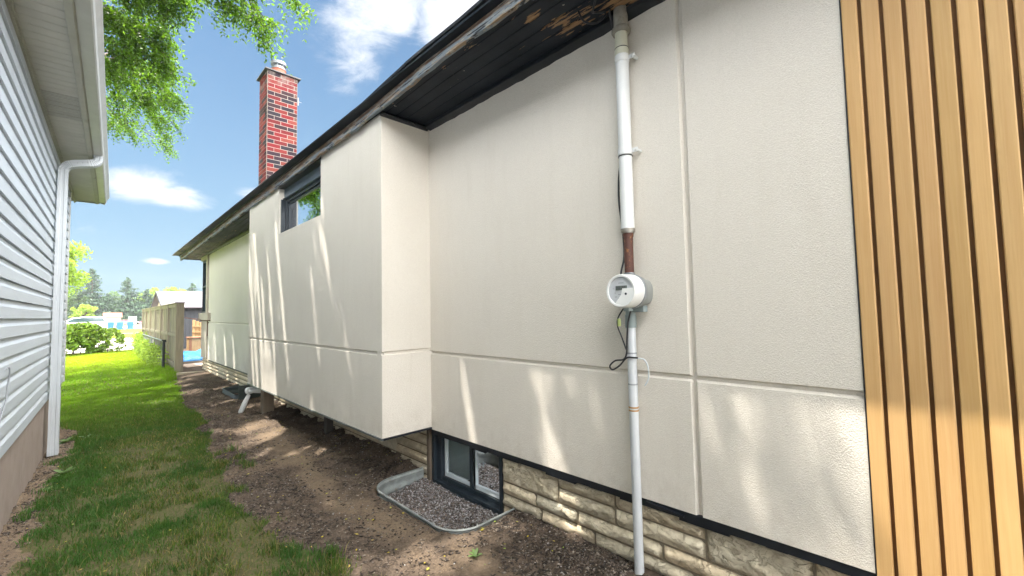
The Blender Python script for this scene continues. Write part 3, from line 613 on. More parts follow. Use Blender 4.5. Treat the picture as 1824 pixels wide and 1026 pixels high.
# white lower-right sector of the face
pts = []
for i in range(21):
    a = math.radians(-118 + (i / 20) * 128); pts.append((MY - .0712 * math.cos(a), MZ + .0712 * math.sin(a)))
pts.append((MY - .010, MZ + .012))
pts.append((MY - .002, MZ - .020))
mb = MB(); mb.prism(pts, 'X', fc - .007, fc - .001); ob('face_shield', mb, whp, E_, bevel=.0008)
mb = MB(); mb.box((fc - .003, MY - .034, MZ + .004), (fc - .0005, MY + .030, MZ + .026)); LCD = ob('display', mb, simple('lcd', (.10, .12, .11), (.14, .16, .145), 20, .25), E_)
mb = MB()
for k, yq in enumerate((.020, .010, 0, -.010, -.020)):
    for (dy, dz, hy, hz_) in ((0, .0055, .003, .0007), (0, 0, .003, .0007), (0, -.0055, .003, .0007), (.003, .0028, .0006, .0026), (-.003, .0028, .0006, .0026), (.003, -.0028, .0006, .0026), (-.003, -.0028, .0006, .0026)):
        if (k * 3 + int(dz * 1000) + int(dy * 900)) % 5 == 1: continue
        mb.box((fc - .0036, MY + yq + dy - hy, MZ + .015 + dz - hz_), (fc - .0031, MY + yq + dy + hy, MZ + .015 + dz + hz_))
ob('digits', mb, simple('digit_mat', (.01, .012, .012), None, 8, .5), LCD)
mb = MB()
for (yq, zq, wq) in ((.010, -.018, .014), (.034, -.010, .006), (.030, -.03, .012), (.012, -.036, .012), (.010, -.041, .010), (.044, .012, .006), (.0, .04, .03), (.018, -.050, .010)):
    mb.box((fc - .0012, MY + yq - wq / 2, MZ + zq - .0012), (fc - .0005, MY + yq + wq / 2, MZ + zq + .0012))
ob('dial_print', mb, simple('print_mat', (.16, .17, .19), None, 8, .6), FACE)
mb = MB(); mb.loft([ringx(.006, fc - .009, 14, MY - .030, MZ - .016), ringx(.006, fc - .007, 14, MY - .030, MZ - .016)]); ob('port', mb, blk, E_)
ob('seal_tab', MB().box((1.94, MY - .012, MZ - .104), (1.985, MY + .02, MZ - .082)), pvcg, E_, bevel=.003); ob('hub', MB().box((2.03, MY - .045, MZ - .11), (2.075, MY + .03, MZ - .076)), pvcg, E_, bevel=.003)

cabm = simple('cable_black', (.012, .013, .016), (.02, .02, .024), 30, .4)
def sp(pts, n=6):
    out = []; P_ = [Vector(p) for p in pts]; P_ = [P_[0]] + P_ + [P_[-1]]
    for i in range(1, len(P_) - 2):
        for k in range(n):
            t_ = k / n; a, b, c_, d_ = P_[i - 1:i + 3]
            out.append(.5 * ((2 * b) + (c_ - a) * t_ + (2 * a - 5 * b + 4 * c_ - d_) * t_ ** 2 + (3 * b - a - 3 * c_ + d_) * t_ ** 3))
    out.append(P_[-2]); return out
def cable(name, pts, r, mat, label, cat='cable', n=6, group=None):
    p0 = pts[-1]; o = ob(name, MB().tube(sp(pts, n), r, 7), mat, smooth=True, org=tuple(p0)); return tag(o, label, cat, group)
cable('cable', [(1.99, 1.19, 1.655), (2.02, 1.20, 1.60), (2.06, 1.19, 1.52), (2.085, 1.155, 1.42), (2.09, 1.16, 1.2), (2.088, 1.195, 1.05), (2.088, 1.20, .95), (2.09, 1.175, .85), (2.06, 1.20, .78), (2.055, 1.21, .62), (2.05, 1.196, .48), (2.045, 1.185, .40), (2.04, 1.18, .28), (2.03, 1.195, .2), (2.03, 1.20, .15)], .0052, cabm, 'long black cable running down the wall beside the upper white pipe')
cable('coiled_cable', [(1.88, 1.32, 1.66), (1.90, 1.30, 1.60), (1.93, 1.25, 1.575), (1.96, 1.22, 1.60), (1.98, 1.21, 1.64), (1.95, 1.25, 1.65), (1.90, 1.24, 1.62), (1.86, 1.20, 1.63), (1.84, 1.17, 1.66)], .0055, cabm, 'coiled black cable hanging from the peeling soffit beside the pipe top')
cable('looped_cable', [(2.02, 1.14, -.01), (2.03, 1.165, -.08), (2.03, 1.175, -.17), (2.03, 1.18, -.24), (2.03, 1.20, -.275), (2.03, 1.25, -.285), (2.03, 1.285, -.315), (2.03, 1.27, -.335), (2.03, 1.225, -.31), (2.03, 1.18, -.265), (2.035, 1.14, -.262), (2.04, 1.12, -.262)], .0046, cabm, 'black cable loop tied to the conduit below the meter', n=8)
cable('cable', [(1.99, 1.165, 0.0), (1.99, 1.20, -.05), (2.0, 1.21, -.095), (2.01, 1.195, -.15), (2.02, 1.175, -.22)], .004, cabm, 'thin black wire hanging under the meter with a green connector')
mb = MB(); mb.tube([(1.99, 1.195, -.055), (1.99, 1.195, -.095)], .0085, 12); tag(ob('wire_connector', mb, simple('lime', (.48, .58, .20), None, 6, .5), smooth='auto', org=(1.99, 1.195, -.095)), 'small lime green wire connector hanging under the meter', 'connector')
cable('white_wire', [(2.04, 1.13, -.265), (2.05, 1.09, -.27), (2.06, 1.075, -.31), (2.07, 1.08, -.37), (2.075, 1.105, -.41)], .0035, vinyl, 'thin white wire curving out beside the lower conduit', 'wire')

# ---------------------------------------------------------------- window wells
m, t = mk('well_metal'); P = t.pos()
c = t.mix(t.rng(t.noise(P, 14, 6, .65), .35, .65), (.34, .37, .36), (.24, .265, .26)); c = t.mix(t.rng(t.noise(P, 8, 6, .7), .6, .7), c, (.22, .17, .12))
t.out(t.pb(c, .5, t.bump(t.noise(P, 50, 4), .001), metal=.25)); wellm = m
def well(x0, y0, y1, ztop, zbot, rad, mat, name, label, xw=2.135):
    path = [(xw, y0)]; 
    for i in range(9): a = PI / 2 * i / 8; path.append((x0 + rad - rad * math.sin(a), y0 + rad - rad * math.cos(a)))
    for i in range(9): a = PI / 2 * i / 8; path.append((x0 + rad - rad * math.cos(a), y1 - rad + rad * math.sin(a)))
    path.append((xw, y1)); cx, cy = 1.9, (y0 + y1) / 2
    # densify
    pp = []
    for a, b in zip(path[:-1], path[1:]):
        n = max(1, int(math.hypot(b[0] - a[0], b[1] - a[1]) / .04))
        pp += [(a[0] + (b[0] - a[0]) * i / n, a[1] + (b[1] - a[1]) * i / n) for i in range(n)]
    pp.append(path[-1]); rings = []
    zs = np.linspace(ztop, zbot, 15)
    for i, (px, py) in enumerate(pp):
        a = pp[max(i - 1, 0)]; b = pp[min(i + 1, len(pp) - 1)]; d_ = Vector((b[0] - a[0], b[1] - a[1])).normalized(); nr = (d_.y, -d_.x)
        if nr[0] * (px - cx) + nr[1] * (py - cy) < 0: nr = (-nr[0], -nr[1])
        tl = .004 * (py - cy)
        prof = [(.0, ztop + .001), (.010, ztop + .003), (.013, ztop - .004), (.010, ztop - .010)] + [(.004 + .007 * math.sin((z - ztop) * 70), z) for z in zs[1:]] + [(.0015 + .007 * math.sin((z - ztop) * 70), z) for z in zs[:0:-1]] + [(.004, ztop - .008)]
        rings.append([(px + nr[0] * q, py + nr[1] * q, z + tl) for q, z in prof])
    mb = MB(); mb.loft(rings)
    o = ob(name, mb, mat, smooth='auto', org=(x0, y0, ztop - .1)); return tag(o, label, 'window well')
well(1.615, 2.165, 3.30, -1.383, -1.66, .20, wellm, 'window_well', 'galvanised steel window well filled with gravel below the basement window')
well(1.74, 8.40, 9.47, -1.335, -1.62, .10, simple('well_dark', (.035, .05, .055), (.06, .075, .08), 7, .45, .001, 30), 'window_well', 'dark plastic window well beside the far stone base')
mb = MB(); mb.box((1.745, 8.18, -1.5), (2.13, 8.22, -1.16)); mb.box((1.735, 8.17, -1.17), (2.135, 8.23, -1.155)); mb.box((1.77, 8.172, -1.225), (1.85, 8.1795, -1.205)); mb.box((1.77, 8.172, -1.275), (1.85, 8.1795, -1.26)); mb.box((1.735, 8.174, -1.5), (1.75, 8.19, -1.17))
tag(ob('plastic_panel', mb, simple('panel_dark', (.03, .045, .045), None, 7, .5), bevel=.003, org=(2.0, 8.2, -1.42)), 'dark ribbed plastic panel standing against the far window well', 'panel')

# gravel in the well (uncountable) and loose stuff on the soil
def scatter(name, label, cat, pts, size, mat, aspect=(1, .7, .5), cols=None, flat=False):
    """many small irregular chips as one mesh; pts (n,3), size (n,)"""
    n = len(pts); base = np.array([(1, 0, 0), (-1, 0, 0), (0, 1, 0), (0, -1, 0), (0, 0, 1), (0, 0, -1)], float)
    Fb = np.array([(0, 2, 4), (2, 1, 4), (1, 3, 4), (3, 0, 4), (2, 0, 5), (1, 2, 5), (3, 1, 5), (0, 3, 5)])
    V = base[None] * np.array(aspect)[None, None] * (1 + .5 * (rng.random((n, 6, 1)) - .5)) + .25 * (rng.random((n, 6, 3)) - .5)
    a = rng.random(n) * 2 * PI; c_, s_ = np.cos(a)[:, None], np.sin(a)[:, None]
    x = V[..., 0] * c_ - V[..., 1] * s_; y_ = V[..., 0] * s_ + V[..., 1] * c_; z_ = V[..., 2]
    b = (rng.random(n) - .5) * (.4 if flat else 1.6); cb, sb = np.cos(b)[:, None], np.sin(b)[:, None]
    x, z_ = x * cb - z_ * sb, x * sb + z_ * cb
    V = np.stack([x, y_, z_], -1) * np.asarray(size)[:, None, None] + np.asarray(pts)[:, None]
    F = (Fb[None] + (np.arange(n) * 6)[:, None, None]).reshape(-1, 3)
    col = None
    if cols is not None: col = np.repeat(np.asarray(cols)[rng.integers(0, len(cols), n)] * (.75 + .5 * rng.random((n, 1))), 6, 0)
    o = mesh_obj(name, V.reshape(-1, 3), F, mat, col=col); tag(o, label, cat, kind='stuff'); return o
def tinted(name, rough=.8, scale=60, spec=.3):
    m, t = mk(name); t.out(t.pb(t.mix(1.0, t.attr('tint').outputs['Color'], t.mix(t.noise(t.pos(), scale, 3), (1, 1, 1), (.6, .6, .6)), 'MULTIPLY'), rough, spec=spec)); return m
stonet = tinted('pebble_mat')
n = 9000; p = np.stack([rng.uniform(1.65, 2.13, n), rng.uniform(2.2, 3.27, n), np.zeros(n)], 1); p[:, 2] = -1.535 + .03 * sm(p[:, 0], 1.8, 2.1) + .012 * rng.random(n) + .02 * fbm(p[:, 0], p[:, 1], 5, 9) + .02 * sm(p[:, 1], 2.9, 3.25)
scatter('gravel', 'loose grey gravel lying inside the steel window well', 'gravel', p, rng.uniform(.005, .015, n), stonet, cols=[(.24, .21, .20), (.36, .33, .32), (.10, .09, .085), (.16, .14, .13), (.46, .44, .44), (.22, .17, .14)])
def on_ground(n, x0, x1, y0, y1, keep, power=1.0):
    x = rng.uniform(x0, x1, n); y_ = y0 + (y1 - y0) * rng.random(n) ** power
    k = keep(x, y_) > rng.random(n); k &= ~in_well(x, y_, -.02); x, y_ = x[k], y_[k]
    return x, y_
# sample terrain height from the grid
def gsample(x, y):
    i = np.clip(np.searchsorted(gy, y) - 1, 0, ny - 2); j = np.clip(np.searchsorted(gx, x) - 1, 0, nx - 2)
    fy = (y - gy[i]) / (gy[i + 1] - gy[i]); fx = (x - gx[j]) / (gx[j + 1] - gx[j])
    return (GZ[i, j] * (1 - fx) + GZ[i, j + 1] * fx) * (1 - fy) + (GZ[i + 1, j] * (1 - fx) + GZ[i + 1, j + 1] * fx) * fy
x, y_ = on_ground(150000, -.5, 2.14, 1.2, 11, lambda x, y: soil(x, y) * (.22 + .78 * sm(fbm(x, y, 4.2, 71), .42, .58)) * (1 - .8 * sm(np.abs(x - (1.46 + .07 * np.sin(y * 1.3))), .2, .05) * (y < 6.5)), 1.5)
scatter('mulch', 'dark wood chips and twigs scattered over the bare soil', 'mulch', np.stack([x, y_, gsample(x, y_) + .003], 1), .0035 + .015 * rng.random(len(x)) ** 2.4, tinted('mulch_mat'), (1, .42, .26), [(.050, .039, .033), (.088, .066, .052), (.040, .033, .029), (.17, .135, .105), (.072, .057, .048), (.26, .22, .18)], True)
x, y_ = on_ground(16000, -.55, 2.14, 1.2, 12, lambda x, y: soil(x, y) * (.12 + .9 * sm(fbm(x, y, 3, 81), .52, .68) + .8 * sm(x, 1.75, 2.1) * (y < 5)), 1.5)
scatter('pebbles', 'small grey and tan pebbles strewn across the soil strip', 'pebbles', np.stack([x, y_, gsample(x, y_) + .002], 1), rng.uniform(.003, .009, len(x)), stonet, cols=[(.30, .27, .25), (.42, .40, .38), (.22, .18, .15), (.36, .29, .22), (.16, .14, .13)])
x, y_ = on_ground(420, -.3, 2.1, 1.6, 9, lambda x, y: .35 + .5 * soil(x, y), 1.3)
scatter('fallen_leaves', 'tiny yellow and pale green leaflets fallen on soil and lawn', 'leaves', np.stack([x, y_, gsample(x, y_) + .012 + .02 * (1 - soil(x, y_))], 1), rng.uniform(.007, .015, len(x)), tinted('leaflet_mat'), (1, .55, .06), [(.62, .50, .04), (.55, .52, .08), (.30, .42, .08), (.62, .48, .12)], True)

# grass ------------------------------------------------------------
def blades(x, y, z, h, w_, lean=.6):
    n = len(x); a = rng.random(n) * 2 * PI; l = rng.random(n) * lean; dx = np.cos(a); dy = np.sin(a); b = rng.random(n) * PI; wx, wy = np.cos(b) * w_, np.sin(b) * w_
    P0 = np.stack([x, y, z - .004], 1); up = np.array([0, 0, 1.0]); D_ = np.stack([dx, dy, 0 * dx], 1) * (l * h)[:, None]
    Wv = np.stack([wx, wy, 0 * wx], 1)
    M1 = P0 + up * (h * .55)[:, None] + D_ * .35; T1 = P0 + up * (h * np.sqrt(np.clip(1 - (l * .75) ** 2, .1, 1)))[:, None] + D_
    V = np.stack([P0 - Wv, P0 + Wv, M1 + Wv * .8, M1 - Wv * .8, T1], 1)
    i = np.arange(n)[:, None] * 5
    F = np.concatenate([i + np.array([[0, 1, 2]]), i + np.array([[0, 2, 3]]), i + np.array([[3, 2, 4]])], 0)
    return V.reshape(-1, 3), F
bx, by, bh, bw = [], [], [], []
def addg(n, x0, x1, y0, y1, h0, h1, w_, dens=lambda x, y: 1.0, power=1):
    x = rng.uniform(x0, x1, n); y = y0 + (y1 - y0) * rng.random(n) ** power
    k = ((1 - soil(x, y)) ** 1.5 * dens(x, y)) > rng.random(n); k &= (w2nx(x, y) > -.5) | (y > 9.0)
    x, y = x[k], y[k]; bx.append(x); by.append(y); bh.append(rng.uniform(h0, h1, len(x))); bw.append(np.full(len(x), w_) * rng.uniform(.7, 1.3, len(x)))
midb = lambda x, y: np.exp(-((x - .55) / .28) ** 2) * sm(fbm(x, y, 3.2, 52), .40, .56) * sm(y, 8.5, 6)
tuft = lambda x, y: (.14 + .86 * sm(fbm(x, y, 4, 91) + .2 * (fbm(x, y, 1.6, 51) < .5) + .15 * sm(x, .35, 0), .42, .60)) * (1 - .6 * midb(x, y))
addg(150000, -.5, 1.4, 1.6, 7.5, .016, .050, .0021, tuft, 1.35)
addg(90000, -.7, 1.6, 6.5, 12, .025, .055, .0032, tuft)
addg(60000, -1.6, 1.9, 11, 26, .03, .065, .005)
# grass edge tufts near the wall/fence
rx_ = rng.uniform(-.35, 1.1, 90); ry_ = 1.9 + 6 * rng.random(90) ** 1.4
for q_ in range(90):
    n_ = 70; bx.append(rx_[q_] + rng.normal(0, .03, n_)); by.append(ry_[q_] + rng.normal(0, .03, n_)); bh.append(rng.uniform(.035, .085, n_)); bw.append(np.full(n_, .0022))
addg(2500, -.45, 0.1, 6.6, 9, .04, .11, .0025)
addg(3000, 1.2, 1.65, 12.5, 16, .05, .16, .004)
bx, by, bh, bw = map(np.concatenate, (bx, by, bh, bw))
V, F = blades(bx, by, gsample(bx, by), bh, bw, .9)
dr = np.clip(sm(fbm(bx, by, 1.6, 51), .40, .6) * sm(by, 8.5, 5.5) + midb(bx, by), 0, 1); lush = np.clip(sm(fbm(bx, by, 3.3, 95), .5, .66) + .8 * sm(bx, .28, .0), 0, 1) * sm(by, 9, 6); rr = rng.random(len(bx))
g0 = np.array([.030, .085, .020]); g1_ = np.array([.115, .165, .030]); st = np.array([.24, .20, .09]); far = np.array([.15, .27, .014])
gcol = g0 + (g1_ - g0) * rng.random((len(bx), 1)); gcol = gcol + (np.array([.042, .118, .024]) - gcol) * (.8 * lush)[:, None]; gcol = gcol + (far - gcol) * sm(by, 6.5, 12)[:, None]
gcol = gcol + (np.array([.30, .38, .02]) - gcol) * sm(by, 15, 20)[:, None]  # far blades lightened: full sun beyond the tree shade put into their colour
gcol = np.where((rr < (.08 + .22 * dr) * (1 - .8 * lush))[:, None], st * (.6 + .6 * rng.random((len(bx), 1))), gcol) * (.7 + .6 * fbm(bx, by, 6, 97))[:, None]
m, t = mk('grass_mat'); tc = t.attr('tint').outputs['Color']
ds = t.pb(tc, .6, spec=.25); tl = t.n('ShaderNodeBsdfTranslucent', {'Color': t.mix(1.0, tc, (1.7, 1.75, .8), 'MULTIPLY')}).outputs[0]
t.out(t.n('ShaderNodeMixShader', {0: .35, 1: ds, 2: tl}).outputs[0])
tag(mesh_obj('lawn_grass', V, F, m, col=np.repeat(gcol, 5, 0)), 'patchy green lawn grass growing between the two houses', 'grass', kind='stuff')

# ---------------------------------------------------------------- leaves helper
def leaf_mat(name, c1, c2, tc, mixf=.45):
    m, t = mk(name); info = t.attr('tint').outputs['Color']
    col = t.mix(t.rng(t.noise(t.pos(), 1.2, 3), .3, .7), c1, c2); col = t.mix(1.0, col, info, 'MULTIPLY')
    tcol = t.mix(1.0, (*tc, 1), info, 'MULTIPLY')
    ds = t.pb(col, .5, spec=.35); tl = t.n('ShaderNodeBsdfTranslucent', {'Color': tcol}).outputs[0]
    t.out(t.n('ShaderNodeMixShader', {0: mixf, 1: ds, 2: tl}).outputs[0]); return m
def leaf_cloud(C0, size, n, up=.5):
    """n leaf quads around centres; returns V,F. C0 (n,3)"""
    a = rng.normal(size=(n, 3)); a /= np.linalg.norm(a, axis=1)[:, None]; b = rng.normal(size=(n, 3)); b[:, 2] *= up
    b -= a * (a * b).sum(1)[:, None]; b /= np.linalg.norm(b, axis=1)[:, None]; s_ = np.asarray(size)[:, None]
    V = np.stack([C0 - a * s_, C0 - b * s_ * .42, C0 + a * s_, C0 + b * s_ * .42], 1).reshape(-1, 3)
    return V, (np.arange(n)[:, None] * 4 + np.arange(4)[None])
bark = simple('bark', (.10, .075, .055), (.06, .045, .035), 14, .95, .02, 18)
# compound-leaved tree ---------------------------------------------
def frond_mesh(Pt, Dr, L, npair=7, ll=.045):
    """Pt base (n,3), Dr direction (n,3). leaflets hang in pairs on a drooping rachis"""
    n = len(Pt); Dr = Dr / np.linalg.norm(Dr, axis=1)[:, None]; up = np.array([0, 0, 1.0]); sd_ = np.cross(Dr, up) + 1e-6; sd_ /= np.linalg.norm(sd_, axis=1)[:, None]
    roll = rng.uniform(-.9, .9, n)[:, None]; nrm = np.cross(sd_, Dr); sd_ = sd_ * np.cos(roll) + nrm * np.sin(roll)
    Vs = []
    for k in range(npair):
        t_ = (k + 1) / npair; c_ = Pt + Dr * (L * t_)[:, None] - up * (L * .55 * t_ * t_)[:, None]
        ax = Dr * .5 - up * (.25 + .5 * t_)
        for s_ in (-1, 1):
            ln = ll * (1 - .35 * abs(t_ - .5)) * (.8 + .4 * rng.random((n, 1))); dv_ = sd_ * s_ + ax * .8 + .35 * rng.normal(size=(n, 3)); dv_ /= np.linalg.norm(dv_, axis=1)[:, None]
            q = np.cross(dv_, rng.normal(size=(n, 3)) * .6 + up + .001); q /= np.linalg.norm(q, axis=1)[:, None]
            Vs.append(np.stack([c_, c_ + dv_ * ln * .5 + q * ln * .24, c_ + dv_ * ln, c_ + dv_ * ln * .5 - q * ln * .24], 1))
    V = np.stack(Vs, 1).reshape(-1, 3); return V, np.arange(len(V)).reshape(-1, 4)
SV = np.array([-1.0, .9, 3.5])
GAPS = []  # openings in the crown, given by where their sunbeam meets the ground plane z=-1.43: (x,y,rx,ry,rot)
def beam(P_): 
    tt = (P_[:, 2] + 1.43) / 3.5; return P_[:, 0] + tt, P_[:, 1] - .9 * tt
for gph in [(.98, 6.42, .30, .13, .03), (1.28, 6.28, .26, .09, -.1), (1.60, 6.05, .33, .38, .5), (1.36, 5.62, .32, .18, .3), (1.25, 5.0, .20, .06, .9), (1.55, 4.75, .16, .06, .3), (1.13, 11.3, .4, .25, 0), (1.25, 10.1, .3, .2, 0), (.25, 8.55, .26, .18, .1), (.0, 8.8, .14, .09, 0), (.4, 10.5, .45, .22, .2), (-.1, 11.5, .3, .15, 0), (.8, 9.4, .25, .12, 0), (.3, 12.3, .5, .2, .1),
            (1.55, 8.3, .18, .1, 0), (1.8, 9.9, .15, .1, .3), (.6, 13.2, .6, .2, 0), (1.9, 12.9, .4, .15, 0), (0.1, 14.3, .7, .25, 0), (1.0, 15.5, .6, .25, .2), (.2, 17.0, .8, .4, 0), (1.0, 18.2, .8, .4, 0), (1.7, 4.5, .1, .05, .4), (1.75, 7.6, .14, .08, .4),
            # beams that rake the bay and the wall
            (2.15, 6.6, .34, .040, .0), (2.25, 6.25, .34, .035, .1), (2.05, 5.7, .25, .035, 0), (2.25, 5.25, .42, .045, .1), (2.05, 6.05, .15, .035, 0), (1.86, 6.55, .15, .05, 0), (1.83, 6.3, .12, .045, 0), (1.86, 6.75, .12, .04, 0), (2.05, 4.2, .16, .035, 0), (2.3, 3.75, .2, .03, 0), (1.8, 3.7, .05, .03, 0),
            (2.22, 10.2, .16, .06, 0), (2.25, 11.0, .2, .07, 0), (2.25, 12.1, .2, .1, 0), (2.3, 2.45, .14, .035, 0), (2.2, 1.62, .10, .05, .3)]:
    GAPS.append(gph)
def keep_shade(P_, margin=0.0):
    X_, Y_ = beam(P_); k = np.ones(len(P_), bool)
    for (x, y, rx, ry, ro) in GAPS:
        c_, s_ = math.cos(ro), math.sin(ro); dx = X_ - x; dy = Y_ - y
        k &= (((dx * c_ + dy * s_) / (rx + margin)) ** 2 + ((-dx * s_ + dy * c_) / (ry + margin)) ** 2) > 1
    # open sky over the cladding end of the wall, thinning foliage over its last two metres
    op = sm(X_, 1.98, 2.08) * sm(Y_, .10, -.15) * .6; mid_ = sm(X_, 1.98, 2.1) * sm(Y_, 1.7, .3) * .78
    k &= ~((op + mid_) > rng.random(len(P_)) * .98)
    return k
def grow(mb, p0, p1, r0, r1, wob=.25, n=6, sag=0.0):
    p0 = Vector(p0); p1 = Vector(p1); L = (p1 - p0).length; pts = []
    for i in range(n + 1):
        t_ = i / n; q = p0.lerp(p1, t_) + Vector([random.uniform(-1, 1) * wob * L * .12 * math.sin(PI * t_) for _ in range(3)]); q.z += math.sin(PI * t_) * L * .10 - sag * t_ * t_; pts.append(q)
    mb.tube(pts, [r0 + (r1 - r0) * i / n for i in range(n + 1)], 6); return pts
def compound_tree(name, label, base, fork, limbs, clusters, lmat, shade=True, ll=.05):
    """limbs: main limb ends; clusters: (x,y,z,radius,count,forced visible?)"""
    root = thing(name, label, 'tree', base)
    mb = MB(); b = Vector(base); fk = Vector(fork)
    tr_ = [b + Vector((0, 0, -.3)), b + Vector((.03, 0, .4)), b.lerp(fk, .5) + Vector((.1, -.08, 0)), fk]
    mb.tube(sp([tuple(v) for v in tr_], 5), list(np.linspace(.30, .19, 16)), 10)
    ends = []
    for e in limbs:
        pts = grow(mb, fk, e, .13, .035, .5, 10); ends += [(p_, .10 * (1 - i / 11) + .02) for i, p_ in enumerate(pts)]
    FV, FD, FB = [], [], []
    for (cx, cy, cz, r, cnt) in clusters:
        big_ = cz > 6.75 or cx < -.85
        cp = Vector((cx, cy, cz)); src = min(ends, key=lambda q: (q[0] - cp).length + max(0, q[0].z - cp.z) * .3)
        pts = grow(mb, src[0], cp, min(src[1], .03), .008, .5, 6, sag=0.0)
        for k in range(max(3, int(r * (7 if big_ else 13)))):
            dv_ = Vector((random.gauss(0, 1), random.gauss(0, 1), random.gauss(0, .45) - .25)).normalized() * r * random.uniform(.35, 1.0) * (1 if big_ else random.choice((.8, 1.1, 1.45)))
            q0 = random.choice(pts[3:]); q1 = cp + dv_; tw = grow(mb, q0, q1, .007, .003, .4, 3, sag=.06) if False else [q0.lerp(q1, i / 4) + Vector((0, 0, .05 * math.sin(PI * i / 4) * r)) for i in range(5)]
            mb.tube(tw, [.007, .006, .005, .004, .002], 4, cap=False)
            m_ = max(4, int(cnt / max(3, int(r * (7 if big_ else 13)))))
            for _ in range(m_):
                t_ = random.random() ** .7; i_ = min(3, int(t_ * 4)); pt = tw[i_].lerp(tw[i_ + 1], t_ * 4 - i_); dd = (tw[4] - tw[0]).normalized() * .5 + Vector((random.gauss(0, .7), random.gauss(0, .7), random.uniform(-.9, .2)))
                FV.append(pt + Vector((random.gauss(0, .06), random.gauss(0, .06), random.gauss(0, .05)))); FD.append(dd); FB.append(big_)
    FV = np.array([tuple(v) for v in FV]); FD = np.array([tuple(v) for v in FD])
    FB = np.array(FB); Va, _ = frond_mesh(FV[~FB], FD[~FB], rng.uniform(.2, .36, (~FB).sum()), 5, .092) if (~FB).any() else (np.zeros((0, 3)), 0)
    Vb, _ = frond_mesh(FV[FB], FD[FB], rng.uniform(.22, .40, FB.sum()), 5, .11); V = np.concatenate([Va, Vb])
    if shade:
        cen = V.reshape(-1, 4, 3).mean(1); k = keep_shade(cen, .03); 
        V = V.reshape(-1, 4, 3)[k].reshape(-1, 3)
        F = np.arange(len(V)).reshape(-1, 4)
    tn = np.repeat(np.repeat(.45 + 1.0 * rng.random((len(V) // 4, 1)) ** 1.3, 3, 1) * np.array([[1, 1, .9]]), 4, 0)
    trunk = ob('trunk', mb, bark, root, smooth=True)
    mesh_obj('crown', V, F, lmat, root, col=tn); return root
locm = leaf_mat('locust_leaf', (.035, .085, .010), (.075, .15, .018), (.17, .33, .016), .5)
cl_ = []
# boughs seen against the sky
for (x, y, z, r, c_) in [(.35, 10.6, 6.5, .5, 260), (.75, 10.4, 6.4, .45, 200), (1.0, 10.5, 6.6, .4, 150), (.6, 12.3, 6.1, .45, 220), (.3, 14.0, 6.0, .45, 200), (1.3, 14.2, 5.9, .3, 110), (.95, 14.2, 5.9, .3, 110), (.55, 16.6, 6.0, .34, 110), (.9, 17.6, 5.8, .28, 80), (1.6, 16.2, 5.9, .25, 70), (.10, 11.2, 6.1, .55, 260), (.45, 11.8, 6.2, .5, 240), (.55, 11.0, 6.6, .5, 200), (.85, 11.6, 6.3, .4, 170), (1.05, 12.0, 6.0, .42, 190), (1.2, 12.6, 6.0, .38, 170), (.45, 12.8, 6.0, .5, 240), (.2, 13.2, 5.9, .5, 220), (.75, 13.2, 6.0, .4, 170), (1.15, 13.4, 6.0, .28, 100), (.95, 11.0, 6.3, .3, 90),
                         (.12, 12.2, 6.3, .5, 200), (.1, 14.5, 6.1, .45, 170), (.45, 15.6, 6.0, .42, 130), (.75, 14.8, 6.0, .38, 120), (1.1, 15.1, 6.0, .32, 110), (1.55, 14.7, 6.0, .28, 90), (1.25, 16.3, 6.0, .36, 130), (1.45, 17.2, 5.9, .3, 100), (1.75, 18.4, 5.8, .3, 90), (.3, 18.0, 6.1, .3, 80), (.15, 17.0, 6.2, .4, 90),
                         (1.75, 9.3, 6.0, .34, 110), (2.05, 9.0, 6.1, .32, 110), (1.5, 9.35, 6.2, .26, 60), (2.35, 9.3, 6.0, .26, 75), (2.55, 9.55, 5.9, .24, 80), (2.5, 8.4, 6.2, .2, 45), (2.8, 8.5, 6.1, .2, 50), (2.62, 9.8, 5.7, .14, 30), (1.9, 8.6, 6.3, .3, 70), (.05, 10.2, 6.5, .4, 120)]:
    cl_.append((x, y, z, r, int(c_ * .50)))
limbs = [(-.6, 11.5, 7.0), (.2, 15.0, 7.0), (1.0, 9.8, 7.2), (-2.6, 7.5, 7.8), (-2.2, 11.0, 8.6), (-3.4, 14.5, 8.8), (-1.6, 18.5, 7.6), (-4.5, 18.0, 7.5), (-6.4, 10.5, 7.5), (-6.5, 14.5, 7.0)]
random.seed(11)
for gx_ in np.arange(-6.2, -.1, .8):
    for gy_ in np.arange(7.2, 21.5, .8):
        if gx_ > -1.0 and random.random() < .25: continue
        cl_.append((gx_ + random.uniform(-.3, .3), gy_ + random.uniform(-.3, .3), 7.4 + random.uniform(-.7, .8) + .25 * math.sin(gy_), .62, 150))
random.seed(31)
for _ in range(13): cl_.append((random.uniform(-4.2, -.9), random.uniform(14.5, 21), random.uniform(3.9, 6.2), .5, 90))
compound_tree('locust_tree', 'tall locust tree with feathery bright green leaves overhanging the neighbouring roof', (-3.6, 13.5, -1.5), (-3.3, 13.2, 3.4), limbs, cl_, locm)
cl2 = []
for gx_ in np.arange(-4.2, 1.0, .7):
    for gy_ in np.arange(-1.0, 9.3, .7):
        cl2.append((gx_ + random.uniform(-.3, .3), gy_ + random.uniform(-.3, .3), 7.6 + random.uniform(-.6, .6), .6, 170))
compound_tree('ash_tree', 'ash tree behind the siding house whose crown shades the passage', (-4.6, 2.4, -1.5), (-4.2, 2.6, 3.6), [(-1.4, 1.0, 7.0), (-1.2, 5.2, 7.2), (-3.4, 6.0, 8.0), (-3.2, .2, 7.8), (-1.0, 3.2, 8.0), (-4.4, 3.5, 8.4)], cl2, locm)

